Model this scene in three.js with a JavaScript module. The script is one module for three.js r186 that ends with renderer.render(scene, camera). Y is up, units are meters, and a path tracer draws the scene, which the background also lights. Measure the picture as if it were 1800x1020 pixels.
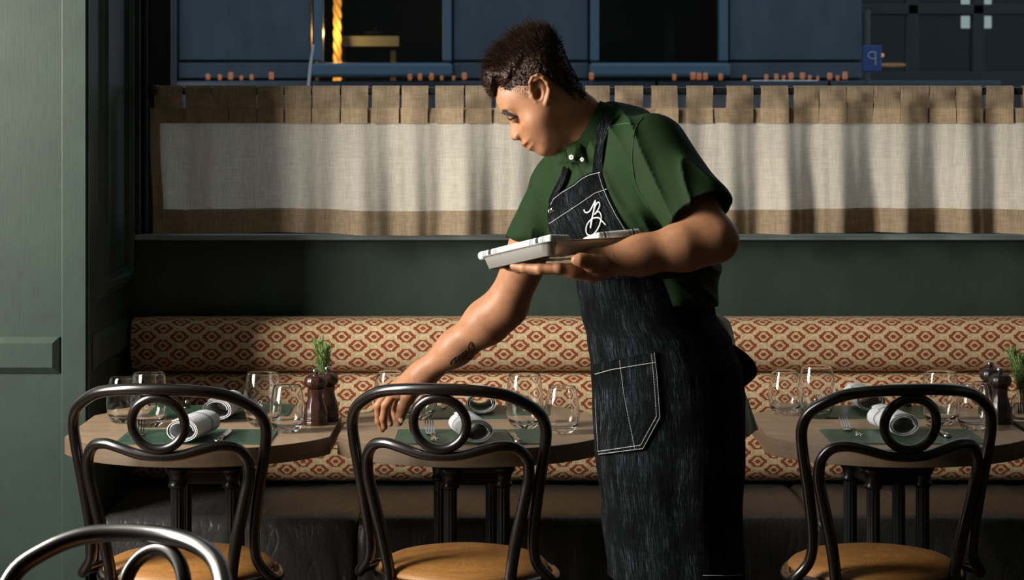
import * as THREE from 'three';
import { RoundedBoxGeometry } from 'three/addons/geometries/RoundedBoxGeometry.js';
import { mergeGeometries, mergeVertices, toCreasedNormals } from 'three/addons/utils/BufferGeometryUtils.js';
import { RectAreaLightUniformsLib } from 'three/addons/lights/RectAreaLightUniformsLib.js';

// ---------------------------------------------------------------- camera, sky, lights, exposure
const F = 3900, EYE = 1.5, CX = 900, CY = 200;          // focal length in pixels of an 1800 x 1020 frame, eye height, vanishing point
const scene = new THREE.Scene();
const camera = new THREE.PerspectiveCamera(2 * Math.atan(820 / F) * 180 / Math.PI, 1800 / 1640, 0.05, 200);
camera.setViewOffset(1800, 1640, 0, 620, 1800, 1020);   // shifted lens: verticals stay vertical
camera.position.set(0, EYE, 0);
camera.lookAt(0, EYE, -5);
camera.focus = 4.9; camera.userData.fStop = 11;
const renderer = new THREE.WebGLRenderer();
renderer.toneMapping = THREE.LinearToneMapping;
renderer.toneMappingExposure = 1.0;
renderer.shadowMap.enabled = true;
scene.background = new THREE.Color().setRGB(0.58, 0.67, 0.78);
scene.backgroundIntensity = 0.8;
RectAreaLightUniformsLib.init();
const daylight = new THREE.RectAreaLight(new THREE.Color().setRGB(1, 0.95, 0.86), 40, 1.2, 2.2);   // tall street window in the left wall
daylight.position.set(-2.93, 2.25, -4.0); daylight.lookAt(0, 2.25, -4.0); daylight.name = 'daylight'; scene.add(daylight);

// ---------------------------------------------------------------- helpers
const P = (px, py, d) => new THREE.Vector3((px - CX) * d / F, EYE - (py - CY) * d / F, -d);
const TOP = 0.73;                                       // table height
const onTable = (px, py) => { const d = F * (EYE - TOP) / (py - CY); return new THREE.Vector3((px - CX) * d / F, TOP, -d); };
const V = (x, y, z) => new THREE.Vector3(x, y, z);
let seed = 12345;
const rnd = () => { seed = (seed * 1664525 + 1013904223) >>> 0; return seed / 4294967296; };
const hash = (x, y, z = 0) => { let h = (x * 374761393 + y * 668265263 + z * 2147483647) | 0; h = Math.imul(h ^ (h >>> 13), 1274126177); return ((h ^ (h >>> 16)) >>> 0) / 4294967296; };
const sm = (t) => t * t * (3 - 2 * t);
const clamp = (x, a, b) => Math.min(b, Math.max(a, x));
const lerp = (a, b, t) => a + (b - a) * t;
const smooth = (a, b, x) => sm(clamp((x - a) / (b - a), 0, 1));
function noise2(x, y, wx = 1 << 20, wy = 1 << 20, s = 0) {        // value noise, tiles after wx, wy cells
  const i = Math.floor(x), j = Math.floor(y), u = sm(x - i), v = sm(y - j), m = (a, n) => ((a % n) + n) % n;
  const h = (a, b) => hash(m(a, wx), m(b, wy), s);
  return lerp(lerp(h(i, j), h(i + 1, j), u), lerp(h(i, j + 1), h(i + 1, j + 1), u), v);
}
function noise3(x, y, z) {
  const k = Math.floor(z), w = sm(z - k);
  return lerp(noise2(x, y, 1 << 20, 1 << 20, k), noise2(x, y, 1 << 20, 1 << 20, k + 1), w) * 2 - 1;
}
function tex(w, h, fn, { srgb = true, sx = 1, sy = 1 } = {}) {   // sx, sy: size of one tile in metres
  const d = new Uint8Array(w * h * 4);
  for (let y = 0; y < h; y++) for (let x = 0; x < w; x++) {
    const c = fn(x, y), o = (y * w + x) * 4;
    if (typeof c === 'number') d[o] = d[o + 1] = d[o + 2] = clamp(c * 255, 0, 255);
    else for (let k = 0; k < 3; k++) d[o + k] = clamp(c[k], 0, 255);
    d[o + 3] = 255;
  }
  const t = new THREE.DataTexture(d, w, h);
  t.wrapS = t.wrapT = THREE.RepeatWrapping; t.magFilter = THREE.LinearFilter; t.minFilter = THREE.LinearMipmapLinearFilter; t.generateMipmaps = true;
  if (srgb) t.colorSpace = THREE.SRGBColorSpace;
  t.repeat.set(1 / sx, 1 / sy); t.needsUpdate = true;
  return t;
}
const lin = (r, g, b) => new THREE.Color().setRGB(r, g, b);
const std = (c, roughness = 0.6, o = {}) => new THREE.MeshStandardMaterial({ color: lin(...c), roughness, ...o });
const phys = (c, roughness = 0.6, o = {}) => new THREE.MeshPhysicalMaterial({ color: lin(...c), roughness, ...o });
const names = new Map();
const numbered = (n) => { const k = names.get(n) ?? 0; names.set(n, k + 1); return k ? n + '_' + String(k).padStart(3, '0') : n; };
function mesh(name, geo, mat, parent) {
  const m = new THREE.Mesh(Array.isArray(geo) ? merge(geo) : geo, mat);
  m.castShadow = m.receiveShadow = true;
  m.name = parent ? name : numbered(name);
  (parent ?? scene).add(m);
  return m;
}
function merge(list) {
  const l = list.map((g) => { const n = g.index ? g.toNonIndexed() : g; for (const k of Object.keys(n.attributes)) if (!['position', 'normal', 'uv'].includes(k)) n.deleteAttribute(k); return n; });
  return mergeGeometries(l);
}
function thing(name, label, category, [x, y, z] = [0, 0, 0], turn = 0, group) {
  const o = new THREE.Group(); o.name = numbered(name); scene.add(o);
  o.position.set(x, y, z); o.rotation.y = turn; o.userData = { label, category };
  if (group) o.userData.group = group;
  return o;
}
function tag(o, label, category, group) { o.userData = { label, category }; if (group) o.userData.group = group; return o; }
function copyOf(src, [x, y, z], turn, label) {
  const c = src.clone(); c.name = numbered(src.name.replace(/_\d{3}$/, '')); scene.add(c);
  c.userData = { ...src.userData, label }; c.position.set(x, y, z); c.rotation.y = turn;
  return c;
}
function struct(name, geo, mat) { const m = mesh(name, geo, mat); m.userData.kind = 'structure'; return m; }
function boxUV(geo) {                                             // uv in metres from the dominant axis of each vertex normal
  const p = geo.attributes.position, n = geo.attributes.normal, uv = new Float32Array(p.count * 2);
  for (let i = 0; i < p.count; i++) {
    const ax = Math.abs(n.getX(i)), ay = Math.abs(n.getY(i)), az = Math.abs(n.getZ(i));
    const [u, v] = ay >= ax && ay >= az ? [p.getX(i), p.getZ(i)] : ax >= az ? [p.getZ(i), p.getY(i)] : [p.getX(i), p.getY(i)];
    uv[i * 2] = u; uv[i * 2 + 1] = v;
  }
  geo.setAttribute('uv', new THREE.BufferAttribute(uv, 2));
  return geo;
}
const box = (w, h, d, x = 0, y = 0, z = 0) => boxUV(new THREE.BoxGeometry(w, h, d).translate(x, y, z));
const span = (x0, x1, y0, y1, z0, z1) => box(x1 - x0, y1 - y0, z1 - z0, (x0 + x1) / 2, (y0 + y1) / 2, (z0 + z1) / 2);
const rbox = (w, h, d, r, x = 0, y = 0, z = 0, seg = 3) => boxUV(new RoundedBoxGeometry(w, h, d, seg, r).translate(x, y, z));
const lathe = (pts, seg = 40) => new THREE.LatheGeometry(pts.map(([r, y]) => new THREE.Vector2(r, y)), seg);
function smoothPts(pts, n, closed = false, tension = 0.5) { return new THREE.CatmullRomCurve3(pts, closed, 'centripetal', tension).getSpacedPoints(n); }
// a round tube of varying radius along points; caps at both ends
function sweep(pts, radius, seg = 12, closed = false) {
  const n = pts.length, R = typeof radius === 'function' ? radius : () => radius, pos = [], uv = [], idx = [];
  const T = pts.map((p, i) => { const a = pts[closed ? (i + n - 1) % n : Math.max(0, i - 1)], b = pts[closed ? (i + 1) % n : Math.min(n - 1, i + 1)]; return b.clone().sub(a).normalize(); });
  let N = Math.abs(T[0].y) < 0.9 ? V(0, 1, 0) : V(1, 0, 0);
  N.sub(T[0].clone().multiplyScalar(N.dot(T[0]))).normalize();
  let len = 0;
  const rows = closed ? n + 1 : n;
  for (let r = 0; r < rows; r++) {
    const i = r % n;
    if (r) { N.sub(T[i].clone().multiplyScalar(N.dot(T[i]))).normalize(); len += pts[i].distanceTo(pts[(i + n - 1) % n]); }
    const B = T[i].clone().cross(N), q = R(r / (rows - 1));
    for (let k = 0; k <= seg; k++) {
      const a = k / seg * Math.PI * 2, c = Math.cos(a) * q, s = Math.sin(a) * q;
      pos.push(pts[i].x + N.x * c + B.x * s, pts[i].y + N.y * c + B.y * s, pts[i].z + N.z * c + B.z * s);
      uv.push(len, k / seg * q * 6.283);
    }
  }
  for (let r = 0; r < rows - 1; r++) for (let k = 0; k < seg; k++) {
    const a = r * (seg + 1) + k, b = a + seg + 1;
    idx.push(a, a + 1, b, b, a + 1, b + 1);
  }
  if (!closed) for (const [row, flip] of [[0, 1], [rows - 1, 0]]) {
    const c = pos.length / 3, p = pts[row]; pos.push(p.x, p.y, p.z); uv.push(0, 0);
    for (let k = 0; k < seg; k++) { const a = row * (seg + 1) + k; flip ? idx.push(c, a + 1, a) : idx.push(c, a, a + 1); }
  }
  const g = new THREE.BufferGeometry();
  g.setAttribute('position', new THREE.Float32BufferAttribute(pos, 3)); g.setAttribute('uv', new THREE.Float32BufferAttribute(uv, 2));
  g.setIndex(idx); g.computeVertexNormals();
  return g;
}
// a grid surface from fn(u, v) -> Vector3, with thickness along its normal
function sheet(nu, nv, fn, thick = 0, uvfn = null) {
  const pos = [], uv = [], idx = [];
  for (let j = 0; j <= nv; j++) for (let i = 0; i <= nu; i++) {
    const p = fn(i / nu, j / nv); pos.push(p.x, p.y, p.z); uv.push(...(uvfn ? uvfn(i / nu, j / nv, p) : [p.x, p.y]));
  }
  for (let j = 0; j < nv; j++) for (let i = 0; i < nu; i++) { const a = j * (nu + 1) + i, b = a + nu + 1; idx.push(a, a + 1, b, b, a + 1, b + 1); }
  const g = new THREE.BufferGeometry();
  g.setAttribute('position', new THREE.Float32BufferAttribute(pos, 3)); g.setAttribute('uv', new THREE.Float32BufferAttribute(uv, 2));
  g.setIndex(idx); g.computeVertexNormals();
  if (!thick) return g;
  const n = pos.length / 3, nm = g.attributes.normal.array, p2 = pos.slice(), i2 = idx.slice();
  for (let k = 0; k < n; k++) p2.push(pos[k * 3] - nm[k * 3] * thick, pos[k * 3 + 1] - nm[k * 3 + 1] * thick, pos[k * 3 + 2] - nm[k * 3 + 2] * thick);
  for (let k = 0; k < idx.length; k += 3) i2.push(idx[k] + n, idx[k + 2] + n, idx[k + 1] + n);
  const rim = [];
  for (let i = 0; i <= nu; i++) rim.push(i);
  for (let j = 1; j <= nv; j++) rim.push(j * (nu + 1) + nu);
  for (let i = nu - 1; i >= 0; i--) rim.push(nv * (nu + 1) + i);
  for (let j = nv - 1; j > 0; j--) rim.push(j * (nu + 1));
  for (let k = 0; k < rim.length; k++) { const a = rim[k], b = rim[(k + 1) % rim.length]; i2.push(a, a + n, b, b, a + n, b + n); }
  const h = new THREE.BufferGeometry();
  h.setAttribute('position', new THREE.Float32BufferAttribute(p2, 3)); h.setAttribute('uv', new THREE.Float32BufferAttribute([...uv, ...uv], 2));
  h.setIndex(i2);
  return toCreasedNormals(h, 0.9);
}
function extrude(shape, depth, bevel = 0.002, seg = 2) {
  return new THREE.ExtrudeGeometry(shape, { depth: depth - 2 * bevel, bevelEnabled: bevel > 0, bevelThickness: bevel, bevelSize: bevel, bevelOffset: -bevel, bevelSegments: seg, curveSegments: 24 }).translate(0, 0, bevel);
}

// ---------------------------------------------------------------- materials
const brush = tex(256, 512, (x, y) => 0.5 + 0.3 * (noise2(x / 3, y / 40, 85, 13) - 0.5) + 0.4 * (noise2(x / 16, y / 16, 16, 32, 3) - 0.5), { srgb: false, sx: 0.25, sy: 0.5 });
const paintTone = tex(256, 256, (x, y) => { const n = 0.93 + 0.10 * noise2(x / 32, y / 32, 8, 8, 5) + 0.06 * noise2(x / 5, y / 9, 51, 28, 6) - 0.03 + (hash(x, y, 4) > 0.9995 ? 0.3 : 0); return [226 * n, 232 * n, 226 * n]; }, { sx: 0.8, sy: 0.8 });
const M = {};
M.greenPaint = std([0.036, 0.057, 0.046], 0.46, { map: paintTone, bumpMap: brush, bumpScale: 0.0002 });   // one paint on pier, alcove and walls
M.frame = std([0.018, 0.030, 0.032], 0.35);
M.sillPaint = std([0.30, 0.36, 0.37], 0.35);
M.ceiling = std([0.10, 0.11, 0.10], 0.8);
const planks = tex(512, 512, (x, y) => { const n = 0.8 + 0.4 * noise2(x / 60, y / 4, 8, 128, 8) * noise2(x / 9, y / 2, 56, 256, 9); return [70 * n, 52 * n, 38 * n]; }, { sx: 1.2, sy: 1.2 });
M.floor = std([0.6, 0.6, 0.6], 0.5, { map: planks });
M.pane = phys([1, 1, 1], 0, { transmission: 1, ior: 1.5, specularIntensity: 1 });
// woven ikat lozenges: cells of 26 x 14 threads, two lozenges to a tile
{
  const CW = 26, CH = 14, K = 14, W = CW * K, H = CH * K * 1;
  const cell = (i, j) => {
    for (const [a, b] of [[6.5, 3.5], [19.5, 10.5]]) {
      let dx = Math.abs(i + 0.5 - a), dy = Math.abs(j + 0.5 - b); dx = Math.min(dx, CW - dx); dy = Math.min(dy, CH - dy);
      const r = Math.max(dx / 8.7 + dy / 6.7, dx / 7.7, dy / 5.0);
      if (r <= 0.98 && r > 0.60) return 1;
      if (r <= 0.34) return 1;
    }
    return 0;
  };
  M.ikatTex = tex(W, H, (x, y) => {
    const i = Math.floor(x / K), j = Math.floor(y / K), u = (x % K) / K, v = (y % K) / K;
    const thread = 0.74 + 0.26 * Math.min(1, 5 * Math.min(u, 1 - u) + 0.25) * Math.min(1, 5 * Math.min(v, 1 - v) + 0.25), n = (0.9 + 0.2 * hash(i, j, 2)) * (0.95 + 0.1 * hash(x, y, 3)) * thread;
    return cell(i, j) ? [150 * n, 62 * n, 30 * n] : [214 * n, 190 * n, 148 * n];
  }, { sx: 0.0906, sy: 0.050 });
  const bump = tex(112, 112, (x, y) => Math.sin((x % 14) / 14 * Math.PI) * 0.5 + Math.sin((y % 14) / 14 * Math.PI) * 0.5, { srgb: false, sx: 0.028, sy: 0.028 });
  M.ikat = std([0.86, 0.86, 0.86], 0.9, { map: M.ikatTex, bumpMap: bump, bumpScale: 0.0006 });
}
const wrinkle = tex(512, 512, (x, y) => {
  const wx = 20 * noise2(x / 64, y / 64, 8, 8, 21), wy = 20 * noise2(x / 64, y / 64, 8, 8, 22);
  const a = Math.abs(noise2((x + wx) / 32, (y + wy) / 128, 16, 4, 23) - 0.5) * 2, b = Math.abs(noise2((x + wy) / 16, (y + wx) / 40.96, 32, 12.5 | 0, 24) - 0.5) * 2;
  return 0.35 * Math.min(1, a * 3) + 0.2 * Math.min(1, b * 3) + 0.08 * noise2(x / 2, y / 2, 256, 256, 25);
}, { srgb: false, sx: 0.45, sy: 0.45 });
M.blackLeather = phys([0.030, 0.030, 0.029], 0.34, { bumpMap: wrinkle, bumpScale: 0.0022, specularIntensity: 1.0 });
const woodTop = tex(512, 512, (x, y) => {
  const n = 0.86 + 0.16 * noise2(x / 90, y / 6, 6, 85, 31) + 0.10 * noise2(x / 24, y / 24, 21, 21, 32) + 0.05 * noise2(x / 2, y / 2, 256, 256, 33);
  return [150 * n, 126 * n, 102 * n];
}, { sx: 0.5, sy: 0.5 });
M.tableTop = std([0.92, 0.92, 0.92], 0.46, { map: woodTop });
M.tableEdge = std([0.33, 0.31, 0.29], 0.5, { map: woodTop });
M.castIron = std([0.012, 0.013, 0.015], 0.32, { metalness: 0.2 });
const chairGrain = tex(256, 128, (x, y) => { const n = 0.6 + 0.8 * noise2(x / 40, y / 3, 6, 42, 41) * noise2(x / 9, y / 2, 28, 64, 42); return [50 * n, 30 * n, 20 * n]; }, { sx: 0.5, sy: 0.08 });
M.bentwood = phys([0.22, 0.21, 0.20], 0.32, { map: chairGrain, clearcoat: 0.8, clearcoatRoughness: 0.16 });
const tanTone = tex(256, 256, (x, y) => { const n = 0.88 + 0.18 * noise2(x / 40, y / 40, 6, 6, 51) + 0.08 * noise2(x / 4, y / 4, 64, 64, 52); return [204 * n, 142 * n, 74 * n]; }, { sx: 0.3, sy: 0.3 });
M.tanLeather = phys([0.48, 0.48, 0.48], 0.5, { map: tanTone, bumpMap: wrinkle, bumpScale: 0.0008 });
M.matLeather = std([0.026, 0.066, 0.040], 0.42, { bumpMap: wrinkle, bumpScale: 0.0006 });
M.matStitch = std([0.10, 0.20, 0.13], 0.7);
M.steel = std([0.62, 0.60, 0.57], 0.16, { metalness: 1 });
M.glass = phys([1, 1, 1], 0.0, { transmission: 1, thickness: 0.002, ior: 1.5 });
M.etch = std([0.75, 0.78, 0.8], 0.8);
M.water = phys([0.96, 1, 0.98], 0, { transmission: 1, thickness: 0.02, ior: 1.33 });
M.mill = phys([0.032, 0.0095, 0.0055], 0.32, { clearcoat: 0.4, clearcoatRoughness: 0.25 });
M.darkMill = phys([0.012, 0.0065, 0.005], 0.34, { clearcoat: 0.4, clearcoatRoughness: 0.25 });
const weave = tex(128, 128, (x, y) => 0.5 + 0.25 * Math.sin(x / 128 * Math.PI * 2 * 32) + 0.25 * Math.sin(y / 128 * Math.PI * 2 * 32), { srgb: false, sx: 0.03, sy: 0.03 });
M.rosemary = std([0.17, 0.27, 0.08], 0.6, { side: THREE.DoubleSide });
M.rosemaryStem = std([0.09, 0.08, 0.03], 0.8);
// ---------------------------------------------------------------- the room
const ZW = -6.36, ZP = -5.73, XS = -1.099;               // window wall, pier face, alcove side wall
struct('floor', span(-3.2, 4.6, -0.12, 0, -6.6, 4.2), M.floor);
struct('ceiling', span(-3.2, 4.6, 3.5, 3.65, -6.6, 4.2), M.ceiling);
struct('wall_rear', span(-3.2, 4.6, 0, 3.5, 4.0, 4.15), M.greenPaint);
struct('wall_right', span(4.4, 4.6, 0, 3.5, -6.6, 4.0), M.greenPaint);
{ // left wall with the opening of the street window
  const w = struct('wall_left', [span(-3.2, -3.0, 0, 1.1, -5.7, 4.0), span(-3.2, -3.0, 3.4, 3.5, -5.7, 4.0), span(-3.2, -3.0, 1.1, 3.4, -5.7, -4.65), span(-3.2, -3.0, 1.1, 3.4, -3.35, 4.0)], M.greenPaint);
  const g = struct('window_2', [span(-3.06, -3.0, 1.1, 1.15, -4.65, -3.35), span(-3.06, -3.0, 3.35, 3.4, -4.65, -3.35), span(-3.06, -3.0, 1.15, 3.35, -4.65, -4.6), span(-3.06, -3.0, 1.15, 3.35, -3.4, -3.35)], M.frame);
  mesh('pane', span(-3.035, -3.03, 1.15, 3.35, -4.6, -3.4), std([0.02, 0.02, 0.02], 0.3, { emissive: lin(1, 0.95, 0.87), emissiveIntensity: 1.5 }), g);
}
const pier = struct('wall_pier', span(-3.0, XS, 0, 3.5, -6.6, ZP), M.greenPaint);
{ // pier face: stiles and rails standing proud of flat panels, a raised dado strip, and the same on the alcove side
  const f = (n, x0, x1, y0, y1, z = 0.006) => mesh(n, rbox(x1 - x0, y1 - y0, z * 2, 0.0025, (x0 + x1) / 2, (y0 + y1) / 2, ZP), M.greenPaint, pier);
  f('stile', -1.163, XS - 0.0005, 0.02, 3.48, 0.004);
  const sh = (w, h) => { const s = new THREE.Shape(); s.moveTo(0, 0); s.lineTo(w, 0); s.lineTo(w, h); s.lineTo(0, h); s.closePath(); return s; };
  const raised = new THREE.ExtrudeGeometry(sh(1.6, 0.062), { depth: 0.004, bevelEnabled: true, bevelThickness: 0.012, bevelSize: 0.016, bevelSegments: 1 });
  mesh('dado_panel', boxUV(raised.translate(-1.168 - 1.6 - 0.016, 0.846, ZP)), M.greenPaint, pier);
  // alcove side
  const side = mesh('alcove_side', span(XS, XS + 0.006, 0, 3.5, ZW, ZP - 0.004), M.greenPaint, pier);
  const dz = 0.49;
  const r2 = new THREE.ExtrudeGeometry(sh(dz, 0.062), { depth: 0.004, bevelEnabled: true, bevelThickness: 0.012, bevelSize: 0.016, bevelSegments: 1 }).rotateY(Math.PI / 2);
  mesh('dado_panel', boxUV(r2.translate(XS + 0.005, 0.846, -5.787)), M.greenPaint, side);
  // picture-frame moulding: a stepped profile swept round a rectangle
  const prof = [[0, 0], [0.012, 0.012], [0.020, 0.012], [0.028, 0.022], [0.044, 0.022], [0.050, 0.014], [0.058, 0.014], [0.062, 0]];
  const z0 = -5.865, z1 = -6.325, y0 = 1.005, y1 = 2.9, pos = [], idx = [];
  const corners = [[z0, y0, 1, 1], [z1, y0, -1, 1], [z1, y1, -1, -1], [z0, y1, 1, -1]];
  corners.forEach(([z, y, sz, sy]) => prof.forEach(([o, h]) => pos.push(XS + 0.006 + h, y + o * sy, z - o * sz)));
  const n = prof.length;
  for (let c = 0; c < 4; c++) for (let k = 0; k < n - 1; k++) { const a = c * n + k, b = ((c + 1) % 4) * n + k; idx.push(a, b, a + 1, b, b + 1, a + 1); }
  const g = new THREE.BufferGeometry(); g.setAttribute('position', new THREE.Float32BufferAttribute(pos, 3)); g.setAttribute('uv', new THREE.Float32BufferAttribute(new Float32Array(pos.length / 3 * 2), 2)); g.setIndex(idx); g.computeVertexNormals();
  mesh('panel_moulding', boxUV(toCreasedNormals(g, 0.3)), M.greenPaint, side);
}
const SILL = EYE - (414 - CY) * 6.33 / F;                 // top of the low wall below the window
const wallBack = struct('wall_back', [span(XS, 4.4, 0, SILL - 0.012, -6.6, ZW), span(XS, 4.4, 2.95, 3.5, -6.6, ZW), span(3.2, 4.4, SILL - 0.012, 2.95, -6.6, ZW)], M.greenPaint);
{
  const w = struct('window_1', [span(XS + 0.006, -0.985, SILL - 0.012, 2.95, -6.52, -6.40), span(XS + 0.006, 3.2, 2.85, 2.95, -6.52, -6.40), span(3.10, 3.2, SILL, 2.95, -6.52, -6.40), span(XS + 0.006, 3.2, SILL - 0.012, SILL + 0.045, -6.52, -6.41)], M.frame);
  mesh('sill', rbox(3.2 - XS, 0.016, 0.14, 0.005, (3.2 + XS) / 2 + 0.003, SILL - 0.006, -6.40), M.sillPaint, w);
  mesh('casing', rbox(0.016, 2.95 - SILL, 0.06, 0.004, XS + 0.028, (2.95 + SILL) / 2, ZW - 0.01), M.greenPaint, w);
  mesh('casing', rbox(0.010, 2.95 - SILL, 0.03, 0.003, XS + 0.048, (2.95 + SILL) / 2, ZW - 0.02), M.greenPaint, w);
  mesh('pane', span(-0.985, 3.10, SILL + 0.045, 2.85, -6.463, -6.459), M.pane, w);
}

// ---------------------------------------------------------------- cafe curtain on its rod
const ZC = -6.27, RODY = EYE - (160 - CY) * 6.27 / F;
{
  const t = thing('curtain_rod', 'black metal rod carrying the linen cafe curtain across the window', 'curtain rod', [0, RODY, ZC]);
  mesh('rod', sweep([V(XS + 0.085, 0, 0), V(1, 0, 0), V(3.15, 0, 0)], 0.011, 16), M.castIron, t);
  mesh('bracket', [sweep([V(XS + 0.075, 0, 0), V(XS + 0.1, 0, 0)], 0.017, 16), sweep([V(XS + 0.075, 0, -0.12), V(XS + 0.075, 0.012, -0.05), V(XS + 0.078, 0.004, 0.0)], 0.009, 10), rbox(0.02, 0.05, 0.014, 0.004, XS + 0.075, 0, -0.125)], M.castIron, t);
  mesh('bracket', [sweep([V(3.12, 0, 0), V(3.15, 0, 0)], 0.017, 16), sweep([V(3.14, 0, -0.12), V(3.14, 0, 0)], 0.009, 10), rbox(0.02, 0.05, 0.014, 0.004, 3.14, 0, -0.125)], M.castIron, t);
  const linenTone = tex(512, 512, (x, y) => { const n = 0.86 + 0.13 * noise2(x / 1.5, y / 40, 341, 13, 61) + 0.10 * noise2(x / 40, y / 1.5, 13, 341, 62); return [236 * n, 226 * n, 208 * n]; }, { sx: 0.3, sy: 0.3 });
  const hemTone = tex(512, 512, (x, y) => { const n = 0.80 + 0.2 * noise2(x / 1.5, y / 40, 341, 13, 63) + 0.14 * noise2(x / 40, y / 1.5, 13, 341, 64); return [216 * n, 192 * n, 162 * n]; }, { sx: 0.3, sy: 0.3 });
  const voile = phys([0.95, 0.95, 0.95], 1, { map: linenTone, transmission: 0.5, side: THREE.DoubleSide, specularIntensity: 0.1 });
  const hem = phys([0.70, 0.70, 0.70], 1, { map: hemTone, transmission: 0.5, side: THREE.DoubleSide, specularIntensity: 0.1 });
  const hemDense = phys([0.60, 0.58, 0.55], 1, { map: hemTone, transmission: 0.22, side: THREE.DoubleSide, specularIntensity: 0.1 });   // four layers of the same linen
  const c = thing('cafe_curtain', 'sheer cream cafe curtain with tan tab tops and hem behind the waiter', 'curtain', [0, 0, 0]);
  const S = 6.25 / F, X0 = (263 - CX) * S, X1 = 3.05;
  const yT = EYE - (190 - CY) * S, yB = EYE - (216 - CY) * S, yH = EYE - (368 - CY) * S, yE = EYE - (411 - CY) * S;
  const fold = (x, y) => {                              // soft vertical folds, deeper and fewer towards the hem and to the right
    const k = smooth(yT, yE, y) , a = 0.013 + 0.012 * smooth(0.2, 1.2, x), ph = 1.7 * noise2(x * 2.3, 1.5) * 6.28;
    const s1 = Math.sin(x * 40 + ph), b = Math.sign(s1) * Math.pow(Math.abs(s1), 1.6) * a * 1.15 * (0.4 + 0.6 * k) + Math.sin(x * 17 + 2 * ph + 1 + 1.2 * y) * a * 0.9 * k;
    return b + (noise2(x * 9, y * 5) - 0.5) * 0.012 * k;
  };
  const at = (x, y, o = 0) => V(x + 0.010 * noise3(x * 6, y * 4, 3) * smooth(yT, yE, y), y + (y < yH + 0.001 ? 0.006 * noise3(x * 3.1, 0, 9) - 0.004 * smooth(-0.6, 1.4, x) : 0), ZC + 0.006 + fold(x, y) + o);
  const strip = (x0, x1, y0, y1, o, nx, ny) => sheet(nx, ny, (u, v) => at(lerp(x0, x1, u), lerp(y0, y1, v), o));
  mesh('cloth', strip(X0 + 0.026, X1, yH, yB, 0, 560, 24), voile, c);
  mesh('hem', [strip(X0, X1, yE, yH, 0.0015, 560, 8), strip(X0, X1, yE, yH, -0.0015, 560, 8)], hem, c);
  mesh('side_hem', [strip(X0, X0 + 0.027, yH, yB, 0.0015, 6, 24), strip(X0, X0 + 0.027, yH, yB, -0.0015, 6, 24)], hem, c);
  mesh('heading', [strip(X0, X1, yB, yT, 0.0015, 560, 6), strip(X0, X1, yB, yT, -0.0015, 560, 6)], hem, c);
  const tabs = [[270, 320], [325, 370], [372, 402], [402, 450], [452, 498], [500, 546], [549, 597], [600, 647], [654, 702], [706, 753], [765, 815], [818, 864], [872, 918], [924, 970], [976, 1020], [1029, 1072], [1081, 1131], [1145, 1191], [1207, 1254], [1278, 1325], [1338, 1386], [1396, 1440], [1440, 1488], [1489, 1536], [1537, 1583], [1584, 1634], [1635, 1680], [1681, 1727], [1735, 1783], [1799, 1846], [1860, 1906]];
  const topY = RODY + 0.0145;
  tabs.forEach(([a, b], k) => {
    const x0 = (a - CX) * S, x1 = (b - CX) * S, tw = (hash(k, 7) - 0.5) * 0.016, sk = (hash(k, 9) - 0.5) * 0.006;
    // front band hangs over the rod and is sewn to the heading; back half drops behind it
    const front = sheet(6, 12, (u, v) => {
      const y = lerp(yB - 0.001, topY, v), x = lerp(x0, x1, u) + sk * (1 - v), w = smooth(0.35, 0.9, v), base = at(x, yB).z + 0.004 - ZC;
      const bulge = 0.006 * Math.sin(Math.PI * smooth(0.4, 1, v)) * Math.sin(Math.PI * u) + tw * (u - 0.5) * Math.sin(Math.PI * v);
      return V(x, y, ZC + lerp(base, v > 0.97 ? 0.004 : 0.0135, w) + bulge + 0.003 * noise3(x * 60, y * 40, k));
    });
    const back = sheet(6, 8, (u, v) => { const y = lerp(yT - 0.03, topY, v), x = lerp(x0, x1, u); return V(x, y, ZC - 0.004 - 0.012 * Math.sin(Math.PI * v * 0.9)); });
    const cap = sheet(6, 5, (u, v) => { const x = lerp(x0, x1, u), q = v * Math.PI; return V(x, topY - 0.003 + 0.004 * Math.sin(q), ZC + 0.006 - v * 0.012); });
    const tb = mesh('tab', [front, back, cap], hem, c);
    mesh('tab_foot', sheet(6, 4, (u, v) => { const y = lerp(yB - 0.001, yT - 0.001, v), x = lerp(x0, x1, u) + sk; return V(x, y, at(x, yB).z + 0.0068 + 0.002 * noise3(x * 60, y * 40, k)); }), hemDense, tb);
  });
}

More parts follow.
